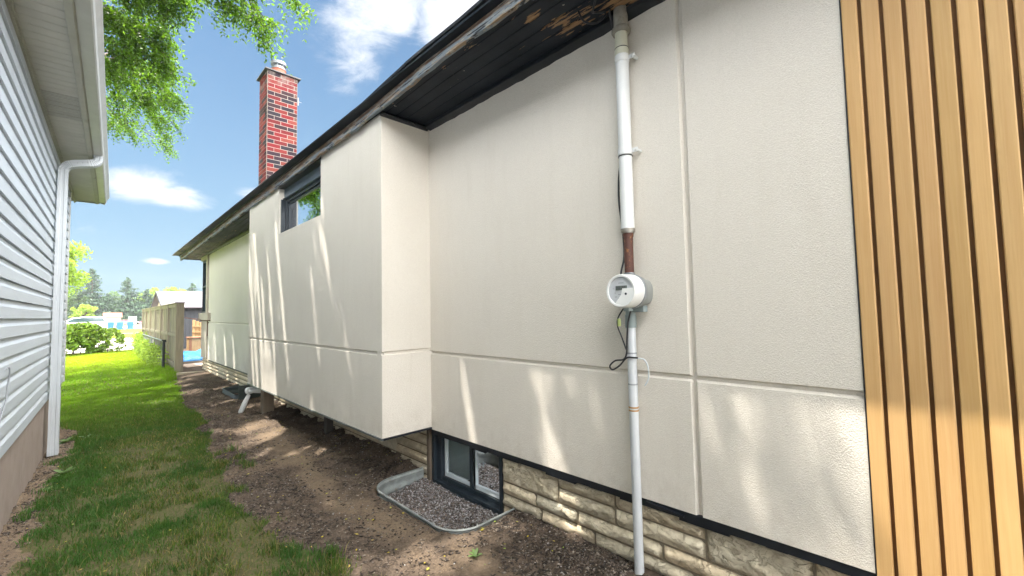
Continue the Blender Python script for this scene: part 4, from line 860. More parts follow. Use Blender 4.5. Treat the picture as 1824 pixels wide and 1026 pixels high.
# ---------------------------------------------------------------- neighbour house (own frame, turned 1.5 degrees)
base_n = (-.52, 0.0, -1.5); NL = n2w(-.52, 0.0)
N = thing('neighbour_house', 'pale vinyl-sided house with white soffit, gutter and downspout at the left', 'house', base_n, -AN, loc=(NL[0], NL[1], -1.5))
m, t = mk('siding'); P = t.oc()
c = t.mix(t.rng(t.noise(t.sc(P, (2, .7, 6)), 1.5, 6), .3, .7), (.52, .565, .615), (.475, .515, .55)); c = t.mix(t.rng(t.noise(t.sc(P, (4, 1.5, 5)), 2, 8, .7), .58, .75, 0, .5), c, (.42, .40, .33))
wg = t.noise(t.sc(P, (20, 3, 60)), 2, 5, .6, .8)
t.out(t.pb(c, .45, t.bump(wg, .0016), spec=.4)); sidm = m
wx = -.52; zb = -.872; ztop = 1.90; lap = .1265; nl = int((ztop - zb) / lap + .5)
prof = []
for i in range(nl + 1):
    z = zb + i * lap
    if z > ztop + .02: break
    prof += [(wx + .000, z), (wx + .0165, z + .0005), (wx + .0165, z + .004), (wx + .0155, z + .074), (wx + .003, z + .096), (wx + .001, z + lap - .0045), (wx - .010, z + lap - .004), (wx - .010, z + lap - .0005)]
prof = [p_ for p_ in prof if p_[1] <= ztop + .01]
wy0, wy1 = -6.0, 8.78
ysd = np.concatenate([[wy0], np.arange(0, wy1, .45), [wy1]])
mb = MB(); mb.loft([[(p_[0] + .0015 * math.sin(y * 2.1 + p_[1] * 3), y, p_[1]) for p_ in prof] for y in ysd], closed=False); SW = ob('siding', mb, sidm, N)
mb = MB(); mb.box((wx - .02, wy1, zb - .01), (wx + .026, wy1 + .07, ztop + .01)); ob('corner_post', mb, simple('corner_mat', (.5, .51, .5), None, 6, .5), N, bevel=.003)
mb = MB(); mb.box((-8.6, wy1 + .01, -1.6), (wx - .022, wy1 + .05, 1.95)); mb.box((-8.6, wy0, -1.6), (wx - .01, wy0 + .05, 1.95)); mb.box((-8.65, wy0, -1.6), (-8.6, wy1, 1.95)); mb.box((wx - .06, wy0, -1.6), (wx - .015, wy1, ztop + .05)); ob('wall_core', mb, sidm, N)
m, t = mk('parging'); P = t.oc(); nn = t.noise(P, 5, 7, .6)
c = t.mix(t.rng(nn, .3, .7), (.37, .305, .265), (.31, .25, .215)); c = t.mix(t.rng(t.noise(t.sc(P, (3, 3, 1)), 2, 6, .7), .55, .7, 0, .35), c, (.17, .135, .115))
t.out(t.pb(c, .92, t.bump(t.noise(P, 90, 4), .002), spec=.2))
mb = MB(); mb.box((wx - .05, wy0, -1.9), (wx - .004, wy1 + .03, zb + .02)); ob('foundation', mb, m, N)
# soffit panels with V grooves, perforated ones near the middle
m, t = mk('soffit_vinyl'); P = t.oc(); so2 = t.n('ShaderNodeSeparateXYZ', {0: P})
pf = t.m('MULTIPLY', t.m('ABSOLUTE', t.m('SINE', t.m('MULTIPLY', so2.outputs[0], 420))), t.m('ABSOLUTE', t.m('SINE', t.m('MULTIPLY', so2.outputs[1], 300))))
c = t.mix(t.rng(t.noise(P, 4, 5), .3, .7), (.50, .49, .44), (.43, .42, .375))
c = t.mix(t.m('MULTIPLY', t.rng(pf, .55, .6), t.attr('perf').outputs['Fac']), c, (.14, .13, .12))
t.out(t.pb(c, .6, spec=.3)); sv_ = m
V = []; F = []; pfv = []
y = wy0; i = 0; zs = 1.90; sx0, sx1 = wx - .02, -.245
while y < 9.66:
    k = len(V); w_ = .101
    for (dy, dz) in ((0, .007), (.006, 0), (w_ - .006, 0), (w_, .007)):
        V += [(sx0, min(y + dy, 9.66), zs + dz), (sx1, min(y + dy, 9.66), zs + dz)]; pfv += [1.0 if 5.1 < y < 5.7 else 0.0] * 2
    F += [(k + 2 * j, k + 2 * j + 2, k + 2 * j + 3, k + 2 * j + 1) for j in range(3)]; y += w_; i += 1
so3 = mesh_obj('soffit', V, F, sv_, N, attrs={'perf': pfv})
gutm = simple('gutter_paint', (.47, .47, .43), (.41, .41, .37), 7, .4, .0008, 30, dirt=(.26, .22, .17), dirt_scale=6, dirt_at=.62)
cr = simple('trim_cream', (.40, .39, .33), (.34, .33, .27), 7, .6, dirt=(.18, .15, .11), dirt_scale=5, dirt_at=.62)
mb = MB(); mb.box((wx + .012, wy0, 1.868), (wx + .028, 9.66, 1.899)); mb.box((wx + .028, wy0, 1.882), (wx + .040, 9.66, 1.8985)); mb.box((wx + .003, wy0, 1.835), (wx + .012, wy1, 1.899)); ob('soffit_channel', mb, cr, N, bevel=.002)
mb = MB(); mb.box((-.262, wy0, 1.886), (-.222, 9.66, 1.899)); mb.box((-.226, wy0, 1.899), (-.216, 9.67, 2.06)); ob('fascia', mb, cr, N, bevel=.002)
gp = [(-.215, 1.905), (-.145, 1.905), (-.135, 1.915), (-.128, 1.955), (-.108, 1.99), (-.098, 2.005), (-.098, 2.028), (-.106, 2.03), (-.106, 2.01), (-.135, 1.965), (-.142, 1.925), (-.15, 1.912), (-.215, 1.912)]
mb = MB(); mb.prism(gp, 'Y', wy0, 9.62); mb.prism([(-.215, 1.905), (-.145, 1.905), (-.128, 1.955), (-.098, 2.005), (-.098, 2.028), (-.215, 2.05)], 'Y', 9.60, 9.625); ob('gutter', mb, gutm, N, bevel=.0015)
mb = MB(); mb.prism([(-.14, 2.06), (-4.6, 3.55), (-9.1, 2.06), (-9.1, 2.02), (-4.6, 3.51), (-.14, 2.035)], 'Y', wy0 - .3, 9.66); mb.prism([(wx, 1.93), (-8.6, 1.93), (-4.6, 3.49)], 'Y', wy1 + .01, wy1 + .05); ob('roof', mb, shing, N)
mb = MB(); mb.prism([(-.15, 1.885), (-.15, 2.05), (-4.6, 3.53), (-9.0, 2.05), (-9.0, 1.885), (-4.6, 3.40)], 'Y', 9.63, 9.665); mb.box((wx - .02, 9.60, 1.885), (-.22, 9.628, 1.899)); ob('rake_board', mb, cr, N)
mb = MB(); mb.box((-8.6, wy1 + .05, 1.905), (wx - .02, 9.62, 1.92)); ob('gable_soffit', mb, sv_, N)
# downspout : fluted rectangular section with ribbed elbows
dy0 = 6.86
def rect(cx_, cy_, cz_, d_, w_=.076, h_=.098, rib=0):
    d_ = Vector(d_).normalized(); u = Vector((0, 1, 0)); v = d_.cross(u).normalized(); out = []
    for (a, b) in ((-1, -1), (-.5, -1), (-.38, -.86), (.38, -.86), (.5, -1), (1, -1), (1, -.4), (.9, -.28), (.9, .28), (1, .4), (1, 1), (.4, 1), (.3, .86), (-.3, .86), (-.4, 1), (-1, 1), (-1, .4), (-.9, .28), (-.9, -.28), (-1, -.4)):
        out.append(tuple(Vector((cx_, cy_, cz_)) + u * (a * (h_ / 2 + rib)) + v * (b * (w_ / 2 + rib))))
    return out
path = [(-.175, 1.905), (-.175, 1.87), (-.180, 1.845), (-.195, 1.825), (-.22, 1.81), (-.26, 1.798), (-.30, 1.788), (-.34, 1.778), (-.38, 1.765), (-.41, 1.75), (-.43, 1.73), (-.443, 1.705), (-.452, 1.67)]
pth = sp([(a, 0, b) for a, b in path], 4); rings = []
for i, p_ in enumerate(pth):
    d_ = pth[min(i + 1, len(pth) - 1)] - pth[max(i - 1, 0)]; bend = 0 < i < 20 or i > 32
    rings.append(rect(p_.x, dy0, p_.z, (-d_.x, 0, -d_.z), rib=(.0016 if i % 2 else -.0016) if bend else 0))
mb = MB(); mb.loft(rings)
dsm = simple('downspout_paint', (.46, .49, .515), (.41, .44, .46), 5, .42, .0008, 30, dirt=(.36, .33, .27), dirt_scale=7, dirt_at=.66)
DS = ob('downspout', mb, dsm, N)
mb = MB(); mb.loft([rect(-.452, dy0, z, (0, 0, 1)) for z in (1.69, 1.0, .3, -.80)]); mb.loft([rect(-.452, dy0, z, (0, 0, 1), 0.081, .104) for z in (-.79, -1.2)]); mb.loft([rect(-.452, dy0, z, (0, 0, 1), .081 + k, .104 + k) for z, k in ((-1.2, 0), (-1.38, 0), (-1.40, .004), (-1.47, .004))])
ob('pipe', mb, dsm, DS)
for (q, w_) in ((-.30, 1.79), (-.34, 1.779), (-.26, 1.80)): ob('screw', MB().tube([(q, dy0 - .050, w_), (q, dy0 - .053, w_)], .003, 6), blk, DS)
sid_c = simple('grey_cord', (.30, .32, .34), None, 5, .5)
def nw(x, y, z): X_, Y_ = n2w(x, y); return (X_, Y_, z)
cable('cable', [nw(-.508, 4.25, -.02 - .30), nw(-.49, 4.28, -.31), nw(-.495, 4.31, -.40), nw(-.497, 4.26, -.52), nw(-.496, 4.1, -.60), nw(-.497, 3.96, -.68)], .0042, sid_c, 'thin grey cable hanging from a hole in the lap siding')
cable('cord', [nw(-.497, 3.96, -.68), nw(-.48, 3.95, -.72), nw(-.48, 3.84, -.79), nw(-.49, 3.6, -.80)], .004, vinyl, 'white cord looped low on the lap siding of the left house', 'cord')

# ---------------------------------------------------------------- weeds by the downspout
def rosette(x, y, n, L, label, mat, group):
    V = []; F = []; z = float(gsample(np.array([x]), np.array([y]))[0])
    for i in range(n):
        a = 2 * PI * i / n + random.uniform(-.3, .3); l = L * random.uniform(.6, 1.1); el = random.uniform(.3, 1.1); w_ = l * .2
        d_ = Vector((math.cos(a), math.sin(a), 0)); s_ = Vector((-d_.y, d_.x, 0)); b = Vector((x, y, z)); k = len(V)
        for t_, ww in ((0, .15), (.3, .7), (.6, 1), (.85, .7), (1, .05)):
            c_ = b + d_ * l * t_ * math.cos(el * (1 - .4 * t_)) + Vector((0, 0, l * (math.sin(el) * t_ - .35 * t_ * t_))); V += [tuple(c_ - s_ * w_ * ww), tuple(c_ + Vector((0, 0, -.08 * l * ww))), tuple(c_ + s_ * w_ * ww)]
        for j in range(4): F += [(k + 3 * j, k + 3 * j + 1, k + 3 * j + 4, k + 3 * j + 3), (k + 3 * j + 1, k + 3 * j + 2, k + 3 * j + 5, k + 3 * j + 4)]
    o = mesh_obj('weed', V, F, mat, smooth=True, org=(x, y, z), col=np.ones((len(V), 3))); return tag(o, label, 'weed', group)
wm = leaf_mat('weed_leaf', (.09, .16, .05), (.13, .21, .07), (.25, .38, .08), .25)
random.seed(5)
for i, (x, y, n_, L, lb) in enumerate([(-.16, 5.85, 15, .10, 'broad-leaved weed growing in the bare strip in front of the downspout'), (-.24, 5.35, 9, .09, 'low scrappy weed on the soil nearest the tan foundation'), (-.20, 7.5, 12, .10, 'leafy weed at the foot of the siding just beyond the downspout'), (.0, 7.35, 10, .10, 'small weed at the lawn edge right of the downspout foot'),
                                         (1.60, 1.95, 9, .05, 'tiny bright green weed on the soil in front of the steel window well')]):
    rosette(x, y, n_, L, lb, wm, 'weeds in the bare soil')

# ---------------------------------------------------------------- vent elbow, timber post under the bay
mb = MB(); mb.tube([(1.80, 7.02, -1.095), (1.68, 7.22, -1.10)], .042, 16); mb.tube([(1.69, 7.2, -1.10), (1.655, 7.26, -1.11)], .05, 16)
o = ob('vent_pipe', mb, white_pipe, smooth='auto', org=(1.7, 7.2, -1.1)); tag(o, 'short white vent pipe poking out under the far end of the bay', 'pipe')
mb = MB(); mb.tube([(1.66, 7.22, -1.17), (1.62, 7.28, -1.30), (1.585, 7.33, -1.425)], [.035, .048, .045], 16, flat=.7); tag(ob('downspout_offcut', mb, white_pipe, smooth='auto', org=(1.6, 7.3, -1.42)), 'white pipe offcut leaning against the timber post under the bay', 'pipe')
wood_old = simple('weathered_wood', (.30, .24, .17), (.21, .165, .12), 2, .85, .003, 30, stretch=(14, 14, 1.2))
mb = MB(); mb.box((1.76, 6.86, -1.6), (1.90, 7.0, -1.005)); tag(ob('timber_post', mb, wood_old, bevel=.006, org=(1.83, 6.9, -1.42)), 'short square timber post propping the far end of the stucco bay', 'post')
mb = MB(); mb.box((1.95, 5.05, -1.6), (2.03, 5.13, -1.0)); tag(ob('timber_post', mb, simple('dark_post', (.05, .045, .04), None, 5, .9), bevel=.004, org=(1.99, 5.1, -1.42)), 'thin dark post in the shade under the middle of the bay', 'post')

# ---------------------------------------------------------------- wooden fence
def board_tint(): k = random.uniform(.75, 1.15); w_ = random.uniform(-.04, .04); return (k + w_, k, k - w_)
m, t = mk('fence_wood'); P = t.oc(); gr = t.noise(t.sc(P, (24, 24, 2)), 1, 6, .6)
c = t.mix(t.rng(gr, .3, .7), (.30, .265, .20), (.19, .165, .125)); c = t.mix(1.0, c, t.attr('tint').outputs['Color'], 'MULTIPLY'); t.out(t.pb(c, .9, t.bump(gr, .003), spec=.2)); fm_ = m
FE = thing('board_fence', 'weathered wooden board fence running away beside the sunny lawn', 'fence', (1.64, 14.1, -1.45))
def fx(y): return 1.555
posts = list(np.arange(14.1, 25.2, 1.8))
for i, y in enumerate(posts):
    mb = MB(); s_ = .085 if i == 0 else .05; h = .37 if i == 0 else .38
    mb.box((fx(y) + .0, y, -1.6), (fx(y) + 2 * s_, y + 2 * s_, h), board_tint()); p_ = ob('post', mb, fm_, FE, bevel=.006)
    if i == 0: ob('post_cap', MB().box((fx(y) - .012, y - .012, h), (fx(y) + 2 * s_ + .012, y + 2 * s_ + .012, h + .02)), simple('cap_dark', (.07, .055, .045), None, 8, .8), p_)
mb = MB()
for a, b in zip(posts[:-1], posts[1:]):
    y = a + .12
    while y < b - .05:
        w_ = .135; dx_ = random.uniform(-.003, .003); mb.box((fx(y) + .055 + dx_, y, -1.46), (fx(y) + .073 + dx_, min(y + w_, b), .27), board_tint()); y += w_ + .016
ob('board', mb, fm_, FE)['kind'] = 'stuff' if False else 'part'
for z_, hh_ in ((.27, .09), (-.52, .09), (-1.3, .09)):
    mb = MB()
    for a, b in zip(posts[:-1], posts[1:]): mb.box((fx(a) + .018, a + .10, z_), (fx(a) + .054, b, z_ + hh_), (1.15, 1.15, 1.1) if z_ > 0 else board_tint())
    ob('rail', mb, fm_, FE, bevel=.003)
mb = MB(); mb.box((fx(13.4) - .01, 14.3, .361), (fx(13.4) + .12, posts[-1] + .1, .385), (1.2, 1.2, 1.15)); ob('cap_rail', mb, fm_, FE, bevel=.003)
for o in FE.children:
    if 'kind' in o: del o['kind']
# low timber edging at the passage end
mb = MB(); mb.box((1.52, 13.42, -1.50), (2.13, 13.50, -1.395), rz=-.18); tag(ob('timber_edging', mb, simple('pale_timber', (.50, .43, .33), (.40, .34, .26), 3, .85, .003, 40, stretch=(2, 20, 20)), bevel=.005, org=(1.8, 13.5, -1.45)), 'pale timber board lying across the passage between fence and house', 'board')

# chain link fences ------------------------------------------------------
def chain(label, pts, z0, z1, postmat, railmat, group, name='chain_link_fence', first_black=False):
    root = thing(name, label, 'fence', (pts[0][0], pts[0][1], z0), group=group)
    for i, p_ in enumerate(pts):
        mb = MB(); mb.tube([(p_[0], p_[1], z0 - .1), (p_[0], p_[1], z1 + .02)], .032 if i == 0 and first_black else .022, 10)
        if i == 0 and first_black: mb.tube([(p_[0] - .02, p_[1], z1 - .03), (p_[0] + .05, p_[1], z1 - .0)], .03, 8); mb.box((p_[0] - .05, p_[1] - .04, z1 + .01), (p_[0] + .05, p_[1] + .04, z1 + .035))
        ob('post', mb, postmat if i == 0 else railmat, root, smooth='auto')
    mb = MB()
    for a, b in zip(pts[:-1], pts[1:]): mb.tube([(a[0], a[1], z1), (b[0], b[1], z1)], .02, 8)
    ob('top_rail', mb, railmat, root)
    mb = MB()
    for a, b in zip(pts[:-1], pts[1:]):
        L = math.hypot(b[0] - a[0], b[1] - a[1]); n = int(L / .09); h = z1 - z0
        for i in range(n):
            for s_ in (0, 1):
                t0 = i / n; t1 = (i + (h / .09) * (1 if s_ else -1)) / n; f0, f1 = t0, min(max(t1, 0), 1); fr = (f1 - f0) / (t1 - t0)
                q = lambda t_: (a[0] + (b[0] - a[0]) * t_, a[1] + (b[1] - a[1]) * t_)
                A, B = q(f0), q(f1); mb.tube([(A[0], A[1], z0), (B[0], B[1], z0 + h * fr)], .0018, 3, cap=False)
    ob('wire_mesh', mb, railmat, root); return root
chain('low chain link fence with a black end post in front of the board fence', [(1.43, 15.3), (1.44, 19), (1.45, 22.5), (1.47, 25.8)], -1.44, -.66, blk, galv, 'chain link fences', first_black=True)
chain('thin wire fence crossing between the hedge and the board fence', [(.55, 26.1), (1.46, 26.05)], -1.44, -.70, galv, galv, 'chain link fences')
# vines on the chain link
vm = leaf_mat('vine_leaf', (.17, .26, .04), (.24, .33, .05), (.45, .60, .08), .4)
n = 8500; y = 15.5 + 10.6 * rng.random(n) ** .8; hgt = np.clip(.85 * fbm(y, y * 0, .8, 301) + .25 - .25 * sm(y, 16.6, 15.6), .15, .95)
P3 = np.stack([1.40 + .006 * (y - 15.6) + rng.normal(0, .11, n), y, -1.45 + hgt * .95 * rng.random(n) ** .8], 1)
V, F = leaf_cloud(P3, rng.uniform(.025, .055, n), n)
root = thing('vine', 'bright climbing vine leaves covering the chain link fence beside the boards', 'vine', (1.5, 16, -1.45))
mesh_obj('foliage', V, F, vm, root, col=np.repeat(.7 + .6 * rng.random((n, 1)) * np.ones((1, 3)), 4, 0))
mb = MB()
for i in range(16): yy0 = 15.8 + i * .65; ob('stem', MB().tube(sp([(1.45, yy0, -1.45), (1.48 + random.uniform(-.05, .05), yy0 + .1, -1.1), (1.46, yy0 + random.uniform(-.2, .3), -.75)], 3), .006, 5), bark, root)

# hedge -----------------------------------------------------------------
def bush(name, label, x0, x1, yc, dy, z0, z1, n, size, mat, stems, group):
    root = thing(name, label, 'shrub', ((x0 + x1) / 2, yc, z0), group=group)
    u = rng.random(n); xx = x0 - .1 + (x1 - x0 + .2) * u; top = z1 - .22 * np.abs(2 * u - 1) ** 2.5 + .30 * (fbm(xx, xx * 0, 3.1, 401) - .5); f = rng.random(n)
    zz_ = z0 - .02 + (top - z0) * f ** .75; P3 = np.stack([xx + rng.normal(0, .04, n), yc + rng.uniform(-1, 1, n) * dy * (1 - .5 * f ** 3) + .2 * (fbm(xx, zz_, 4, 402) - .5), zz_], 1)
    hole = fbm(xx, zz_, 6, 403) + .25 * f; P3 = P3[hole > .50]; n = len(P3)
    V, F = leaf_cloud(P3, rng.uniform(size * .7, size * 1.3, n), n, .4)
    mesh_obj('crown', V, F, mat, root, col=np.repeat(.45 + 1.3 * rng.random((n, 1)) * np.ones((1, 3)), 4, 0))
    mb = MB()
    for i in range(stems):
        fx_ = x0 + (x1 - x0) * (i + .5) / stems; mb.tube(sp([(fx_, yc, z0 - .05), (fx_ + random.uniform(-.1, .1), yc, (z0 + z1) / 2 - .1), (fx_ + random.uniform(-.3, .3), yc + random.uniform(-.2, .2), z1 - .15)], 3), [.02] * 4 + [.012] * 3, 6)
    ob('stem', mb, bark, root); return root
hm = leaf_mat('hedge_leaf', (.08, .16, .02), (.17, .25, .035), (.26, .36, .03), .35)
bush('hedge_shrub', 'large leafy shrub standing nearest the siding corner at the lawn end', -1.9, -.35, 25.6, .6, -1.42, -.18, 3400, .085, hm, 4, 'shrubs along the lawn end')
bush('hedge_shrub', 'middle leafy shrub between two others at the end of the lawn', -.7, .3, 25.4, .5, -1.42, -.14, 3000, .085, hm, 4, 'shrubs along the lawn end')
bush('hedge_shrub', 'right-hand loose shrub beside the thin wire fence post', .1, .9, 25.3, .45, -1.42, -.45, 1500, .075, hm, 3, 'shrubs along the lawn end')

# shed, crates, tarp -----------------------------------------------------
SH = thing('shed', 'dark grey shed with a pale grey gabled roof behind the board fence', 'shed', (2.3, 24, -1.45))
dw = simple('shed_wall', (.075, .08, .09), (.055, .06, .07), 3, .8, .003, 20, stretch=(12, 12, 1))
mb = MB(); mb.box((2.35, 24, -1.5), (7.5, 28.5, .42))
for i in range(34): mb.box((2.40 + i * .15, 23.985, -1.5), (2.41 + i * .15, 24.0005, .42))
ob('wall', mb, dw, SH)
mb = MB(); mb.prism([(23.98, .42), (28.5, .42), (26.2, 1.12)], 'X', 2.33, 2.36); mb.box((2.30, 23.9, .40), (7.6, 23.95, .46)); ob('gable', mb, simple('gable_tan', (.50, .40, .28), None, 3, .8), SH)
rm = simple('shed_roof', (.17, .155, .17), (.135, .125, .14), 20, .9, .003, 50)
mb = MB(); mb.loft([[(x, 23.65, .40), (x, 26.2, 1.22), (x, 28.8, .40), (x, 28.8, .44), (x, 26.2, 1.27), (x, 23.65, .45)] for x in (2.12, 7.8)])
for k in range(1, 7): zz2 = .45 + k * .115; yy2 = 23.65 + (zz2 - .45) / .3216; mb.box((2.12, yy2, zz2 + .002), (7.8, yy2 + .02, zz2 + .014))
ob('roof', mb, rm, SH)
mb = MB(); mb.loft([[(2.10, 23.63, .36), (2.10, 26.2, 1.19), (2.10, 28.8, .36), (2.10, 28.8, .45), (2.10, 26.2, 1.28), (2.10, 23.63, .46)], [(2.12, 23.63, .36), (2.12, 26.2, 1.19), (2.12, 28.8, .36), (2.12, 28.8, .45), (2.12, 26.2, 1.28), (2.12, 23.63, .46)]]); ob('barge_board', mb, dw, SH)
lum = simple('new_lumber', (.52, .34, .17), (.42, .26, .12), 4, .8, .002, 30, stretch=(8, 8, 1.5))
CR = thing('wooden_crate', 'low reddish wooden crate behind the blue tarp', 'crate', (2.75, 19.4, -1.45))
mb = MB(); mb.box((2.52, 19.3, -1.44), (2.98, 19.36, -.78)); mb.box((2.52, 19.36, -1.44), (2.56, 19.9, -.78)); mb.box((2.94, 19.36, -1.44), (2.98, 19.9, -.78)); mb.box((2.5, 19.27, -.80), (2.60, 19.30, -.72)); ob('panel', mb, lum, CR, bevel=.006)
mb = MB(); mb.box((2.50, 19.24, -.78), (3.02, 19.95, -.75)); mb.box((2.52, 19.275, -1.44), (2.60, 19.299, -.80)); mb.box((2.90, 19.275, -1.44), (2.98, 19.299, -.80)); ob('frame', mb, simple('red_lumber', (.34, .15, .08), None, 5, .8), CR, bevel=.004)
LS = thing('lumber_rack', 'tall stack of orange lumber standing against the far house wall', 'lumber', (3.0, 20.6, -1.45))
for i in range(4): ob('plank', MB().box((2.78 + i * .11, 20.5 + .03 * i, -1.44), (2.87 + i * .11, 20.62 + .03 * i, -.12 - .05 * i), tilt=(.03 * (i - 1.5), 'X')), lum, LS, bevel=.004)
for z_ in (-.4, -.62, -.85): ob('batten', MB().box((2.76, 20.46, z_), (3.2, 20.49, z_ + .06)), lum, LS, bevel=.003)
m, t = mk('tarp'); t.out(t.pb(t.mix(t.rng(t.noise(t.pos(), 6, 4), .3, .7), (.03, .24, .62), (.05, .33, .72)), .35, t.bump(t.noise(t.pos(), 9, 4), .03), spec=.5))
xs, ys2 = np.meshgrid(np.linspace(0, 1, 40), np.linspace(0, 1, 40)); X_ = 2.02 + xs * 1.25; Y_ = 16.9 + ys2 * 1.9
hgt = .08 + .42 * np.exp(-((xs - .78) / .25) ** 2 - ((ys2 - .55) / .4) ** 2) + .14 * np.exp(-((xs - .2) / .3) ** 2) * np.sin(ys2 * 3) + .07 * fbm(xs, ys2, 6, 501)
ed = sm(np.minimum(np.minimum(xs, 1 - xs), np.minimum(ys2, 1 - ys2)), 0, .06); Z_ = -1.44 + hgt * ed + .015
idx = np.arange(1600).reshape(40, 40)
o = mesh_obj('tarpaulin', np.stack([X_, Y_, Z_], -1).reshape(-1, 3), np.stack([idx[:-1, :-1], idx[:-1, 1:], idx[1:, 1:], idx[1:, :-1]], -1).reshape(-1, 4), m, smooth=True, org=(2.6, 17.8, -1.45)); sl_ = o.modifiers.new('solid', 'SOLIDIFY'); sl_.thickness = .006
tag(o, 'crumpled blue tarpaulin spread over a pile past the house corner', 'tarpaulin')
mb = MB(); mb.box((1.86, 14.9, -1.44), (2.5, 15.9, -1.40), rz=.1); tag(ob('plywood_sheet', mb, simple('plywood', (.55, .42, .32), (.46, .34, .25), 2, .8, .001, 30, stretch=(2, 14, 2)), bevel=.003, org=(2.2, 15.4, -1.45)), 'pale plywood sheet lying on the ground in front of the blue tarp', 'plywood')
cable('cord', [(1.74, 14.1, -.02), (1.95, 13.7, -.06), (2.06, 13.9, -.085), (2.09, 14.0, -.09)], .006, simple('red_cord', (.35, .12, .08), None, 5, .6), 'reddish cord stretched from the fence post to the corner window sill', 'cord')

# ---------------------------------------------------------------- far things
def far_bin(x, y, label, rz=0):
    r = thing('recycling_bin', label, 'bin', (x, y, -1.45), rz, 'blue bins at the roadside')
    blue = simple('bin_blue', (.015, .10, .36), (.025, .14, .42), 2, .5)
    mb = MB(); mb.loft([[(x - .25, y - .28, -1.38), (x + .25, y - .28, -1.38), (x + .25, y + .28, -1.38), (x - .25, y + .28, -1.38)], [(x - .32, y - .36, -.52), (x + .32, y - .36, -.52), (x + .32, y + .36, -.52), (x - .32, y + .36, -.52)]]); ob('body', mb, blue, r, bevel=.02)
    mb = MB(); mb.loft([[(x - .35, y - .4, -.51), (x + .35, y - .4, -.51), (x + .35, y + .38, -.47), (x - .35, y + .38, -.47)], [(x - .30, y - .34, -.44), (x + .30, y - .34, -.44), (x + .30, y + .34, -.40), (x - .30, y + .34, -.40)]]); ob('lid', mb, blue, r, bevel=.015)
    for s_ in (-1, 1): ob('wheel', MB().tube([(x + s_ * .27, y + .26, -1.35), (x + s_ * .33, y + .26, -1.35)], .1, 12), blk, r)
    return r
far_bin(1.62, 72.5, 'leftmost of the three blue bins standing at the roadside'); far_bin(2.45, 72.5, 'middle blue bin of the three, close beside the left one'); far_bin(3.42, 72.5, 'rightmost blue bin, standing apart from the other two')
glass_far = simple('car_glass', (.02, .04, .05), (.05, .08, .1), 2, .08, spec=.8)
def car(label, x, y, col, scale=1.0, van=True, rz=0, group='cars parked along the road', name='parked_car'):
    r = thing(name, label, 'van' if van else 'car', (x, y, -1.45), rz, group)
    p_ = [(-2.4, .45), (-2.45, .9), (-2.3, 1.1), (-1.35, 1.2), (-.6, 1.72), (.2, 1.84), (2.1, 1.80), (2.38, 1.2), (2.42, .5), (1.9, .35), (-1.9, .35)] if van else [(-2.2, .4), (-2.25, .75), (-2.1, .9), (-1.1, .98), (-.45, 1.38), (.6, 1.42), (1.35, 1.05), (2.1, .98), (2.2, .45), (1.7, .3), (-1.7, .3)]
    f = lambda q, s_: (x + q[0] * scale, s_, -1.45 + q[1] * scale)
    top = 1.84 if van else 1.42
    mb = MB(); rings = []
    for yy_, inset in ((-.95, .0), (-.9, .0), (.9, 0), (.95, 0)):
        rings.append([(x + q[0] * scale * (.985 if abs(yy_) > .92 else 1), y + (yy_ * (1 - .16 * max(0, (q[1] - .9)) / (top - .9))) * scale, -1.45 + q[1] * scale) for q in p_])
    mb.loft(rings); ob('body', mb, simple(name + '_paint', col, None, 2, .25, spec=.6), r, bevel=.02, smooth='auto')
    wp = [(-1.15, 1.22), (-.55, 1.62), (.15, 1.72), (1.95, 1.68), (2.15, 1.25)] if van else [(-.95, 1.0), (-.42, 1.3), (.55, 1.33), (1.15, 1.02)]
    for s_ in (-1, 1):
        mb = MB(); a = y + s_ * (.9 - (.05 if van else .06)) * scale; mb.loft([[f(q, a) for q in wp], [f(q, a + s_ * .06 * scale) for q in wp]]); ob('window', mb, glass_far, r)
        for wx_ in (-1.45, 1.4):
            w_ = MB().tube([(x + wx_ * scale, y + s_ * .74 * scale, -1.45 + .34 * scale), (x + wx_ * scale, y + s_ * .96 * scale, -1.45 + .34 * scale)], .34 * scale, 20); wh = ob('wheel', w_, blk, r)
            ob('rim', MB().tube([(x + wx_ * scale, y + s_ * .955 * scale, -1.45 + .34 * scale), (x + wx_ * scale, y + s_ * .97 * scale, -1.45 + .34 * scale)], .2 * scale, 16), galv, wh)
    for s_ in (-1, 1): ob('headlight', MB().box((x - 2.44 * scale, y + s_ * .6 * scale - .12, -1.45 + .75 * scale), (x - 2.3 * scale, y + s_ * .6 * scale + .12, -1.45 + .92 * scale)), simple('lamp_mat', (.7, .7, .7), None, 3, .2), r)
    return r
car('white minivan parked beyond the hedge, mostly hidden by leaves', -1.0, 66, (.72, .74, .76), .92)
car('small white car parked just right of the minivan', 1.6, 88, (.70, .66, .68), .8, False)
car('dark red car under the spruces left of the white sign', 4.3, 112, (.40, .10, .12), .8, False)
car('dark red car under the spruces right of the white sign', 8.3, 112, (.40, .10, .12), .8, False)
r = thing('notice_board', 'plain white notice board on posts in front of the spruces', 'sign', (5.0, 100, -1.45)); ob('panel', MB().box((4.45, 100, -.95), (5.55, 100.08, .25)), vinyl, r, bevel=.01)
for s_ in (4.6, 5.35): ob('post', MB().box((s_, 100.08, -1.5), (s_ + .08, 100.16, .2)), vinyl, r)
r = thing('cabin', 'small cabin with a rust red roof behind the parked cars', 'building', (2.9, 120, -1.45)); ob('wall', MB().box((1.7, 120, -1.5), (4.2, 123, .3)), simple('cabin_wall', (.45, .36, .27), None, 2, .8), r)
mb = MB(); mb.prism([(119.6, .25), (121.5, 1.2), (123.4, .25)], 'X', 1.5, 4.4); ob('roof', mb, simple('cabin_roof', (.36, .13, .08), None, 2, .8), r)

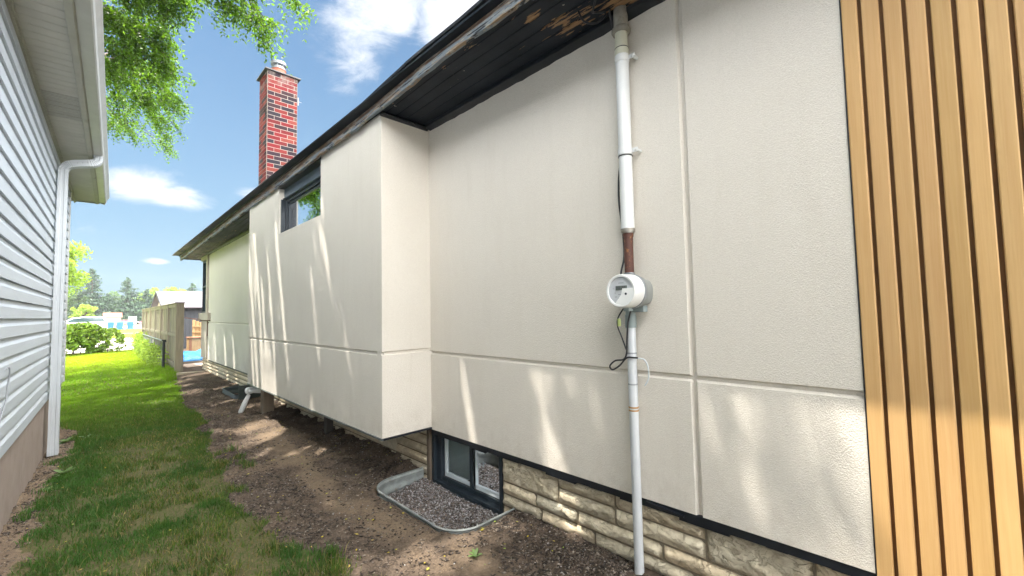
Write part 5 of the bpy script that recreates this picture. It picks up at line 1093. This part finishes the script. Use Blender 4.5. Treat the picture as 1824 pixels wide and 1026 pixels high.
def conifer(x, y, H_, R_, label, mat, n=90, dens=34, group='spruces at the far side'):
    root = thing('spruce_tree', label, 'tree', (x, y, -1.45), group=group); mb = MB()
    mb.tube([(x, y, -1.6), (x + .1, y, -1.45 + H_ * .5), (x, y, -1.45 + H_)], [H_ * .022, H_ * .014, .02], 8); PP = []
    for i in range(n):
        t_ = (i + random.random()) / n; z = -1.45 + H_ * (.06 + .93 * t_); a = random.random() * 2 * PI; L = R_ * (1 - t_) ** .75 * random.uniform(.55, 1.15) + .15
        tip = Vector((x + math.cos(a) * L, y + math.sin(a) * L, z - L * .12 + .2 * L * random.random())); b0 = Vector((x, y, z)); mb.tube([b0, b0.lerp(tip, .5) + Vector((0, 0, -.03 * L)), tip], [.05, .03, .01], 4, cap=False)
        for k in range(int(dens * (L / R_) + 5)):
            q = b0.lerp(tip, random.uniform(.15, 1.0)); PP.append((q.x + random.gauss(0, .12 * L + .03), q.y + random.gauss(0, .12 * L + .03), q.z - abs(random.gauss(0, .16)) + .05))
    P3 = np.array(PP); V, F = leaf_cloud(P3, rng.uniform(.16, .42, len(P3)), len(P3), .3); ob('trunk', mb, bark, root)
    mesh_obj('crown', V, F, mat, root, col=np.repeat(.65 + .7 * rng.random((len(P3), 1)) * np.ones((1, 3)), 4, 0)); return root
def broad(x, y, H_, R_, label, mat, n=5200, size=.22, z0=None, name='broadleaf_tree', group='broadleaf trees at the far side'):
    root = thing(name, label, 'tree', (x, y, -1.45), group=group); mb = MB(); zc = -1.45 + H_ - R_ * .95 if z0 is None else z0
    mb.tube([(x, y, -1.6), (x + .1, y, zc - R_ * .3), (x, y, zc + R_ * .3)], [H_ * .03, H_ * .022, .05], 8)
    lumps = []
    for i in range(26):
        a = Vector((random.gauss(0, 1), random.gauss(0, 1), random.gauss(0, .8))).normalized() * R_ * random.uniform(.35, .85); c_ = Vector((x, y, zc)) + a; lumps.append((c_, R_ * random.uniform(.2, .38)))
        mb.tube([(x, y, zc - R_ * .35), tuple(Vector((x, y, zc)).lerp(c_, .5)), tuple(c_)], [.12, .07, .02], 5, cap=False)
    PP = np.zeros((n, 3)); li = rng.integers(0, len(lumps), n); a = rng.normal(size=(n, 3)); a /= np.linalg.norm(a, axis=1)[:, None]; a *= rng.uniform(.5, 1.1, (n, 1))
    cc_ = np.array([tuple(l[0]) for l in lumps]); rr_ = np.array([l[1] for l in lumps]); PP = cc_[li] + a * rr_[li][:, None] * np.array([[1, 1, .8]])
    V, F = leaf_cloud(PP, rng.uniform(size * .6, size * 1.3, n), n, .5); ob('trunk', mb, bark, root)
    mesh_obj('crown', V, F, mat, root, col=np.repeat(.7 + .6 * rng.random((n, 1)) * np.ones((1, 3)), 4, 0)); return root
spm = leaf_mat('spruce_needles', (.045, .085, .050), (.07, .12, .07), (.09, .14, .06), .2)
bm1 = leaf_mat('far_leaf_mid', (.07, .14, .04), (.12, .19, .05), (.22, .34, .06), .35)
bm2 = leaf_mat('far_leaf_bright', (.16, .26, .03), (.22, .31, .04), (.45, .58, .06), .4)
random.seed(21)
conifer(-.3, 135, 13.0, 5.2, 'tallest spruce, with layered dark boughs rising left of the second spruce', spm, 110, 60)
conifer(5.7, 135, 11.2, 4.4, 'second tall spruce with layered boughs, right of the tallest', spm, 100, 55)
conifer(2.3, 131, 7.2, 3.0, 'shorter dense spruce between the two tall ones', spm, 80, 60)
conifer(9.2, 133, 8.4, 3.6, 'bushy dark spruce right of the two tall ones', spm, 80, 60)
conifer(18.7, 140, 10.6, 4.2, 'blue-green spruce tip showing above the shed roof', spm, 90, 55)
conifer(4.5, 128, 5.6, 2.8, 'low dark spruce behind the white notice board', spm, 70, 60); conifer(7.2, 128, 5.2, 2.6, 'low dark spruce behind the right red car', spm, 70, 60)
for (x, y, h, r, lb, mt) in [(-6.0, 134, 8.2, 3.2, 'mid green broadleaf tree behind the siding corner', bm1), (-2.8, 137, 9.0, 3.4, 'mid green broadleaf tree left of the tallest spruce', bm1), (3.0, 142, 8.0, 3.4, 'green broadleaf tree filling the gap between the tall spruces', bm1), (11.2, 142, 9.4, 3.2, 'pale feathery tree right of the spruces', bm2),
                             (13.2, 138, 9.6, 3.0, 'yellow-green tree left of the shed roof ridge', bm2), (16, 143, 9.6, 3.4, 'bright green tree rising above the shed roof', bm2), (9.0, 146, 8.6, 3.6, 'broadleaf tree behind the bushy spruce', bm1), (22, 140, 9, 3.6, 'green tree hidden mostly behind the house corner', bm1)]:
    broad(x, y, h, r, lb, mt)
broad(-.9, 92, 4.0, 1.6, 'small bright yellow-green tree behind the white minivan', bm2, 2400, .16)
broad(-2.8, 43, 8.2, 2.9, 'bright leafy tree peeking out above the siding corner', bm2, 9000, .13, z0=4.0)
# far-off wood as one mass behind the named trees
n = 26000; x = rng.uniform(-60, 75, n); hgt = 5.0 + 3.2 * fbm(x, x * 0, .12, 601); P3 = np.stack([x, 152 + rng.normal(0, 2.5, n), -1.45 + hgt * rng.random(n) ** .7], 1)
V, F = leaf_cloud(P3, rng.uniform(.3, .7, n), n); o = mesh_obj('far_wood', V, F, bm1, col=np.repeat(.6 + .6 * rng.random((n, 1)) * np.ones((1, 3)), 4, 0)); tag(o, 'hazy green belt of trees on the horizon', 'wood', kind='stuff')

# ---------------------------------------------------------------- summer haze
m = bpy.data.materials.new('haze_air'); m.use_nodes = True; t = T(m.node_tree)
vol = t.n('ShaderNodeVolumePrincipled', {'Color': (.90, .95, 1, 1), 'Density': .0006, 'Anisotropy': .2})
t.n('ShaderNodeOutputMaterial', {'Volume': vol.outputs[0]})
tag(ob('haze', MB().box((-190, -65, -2.6), (190, 185, 13.5)), m), kind='stuff')
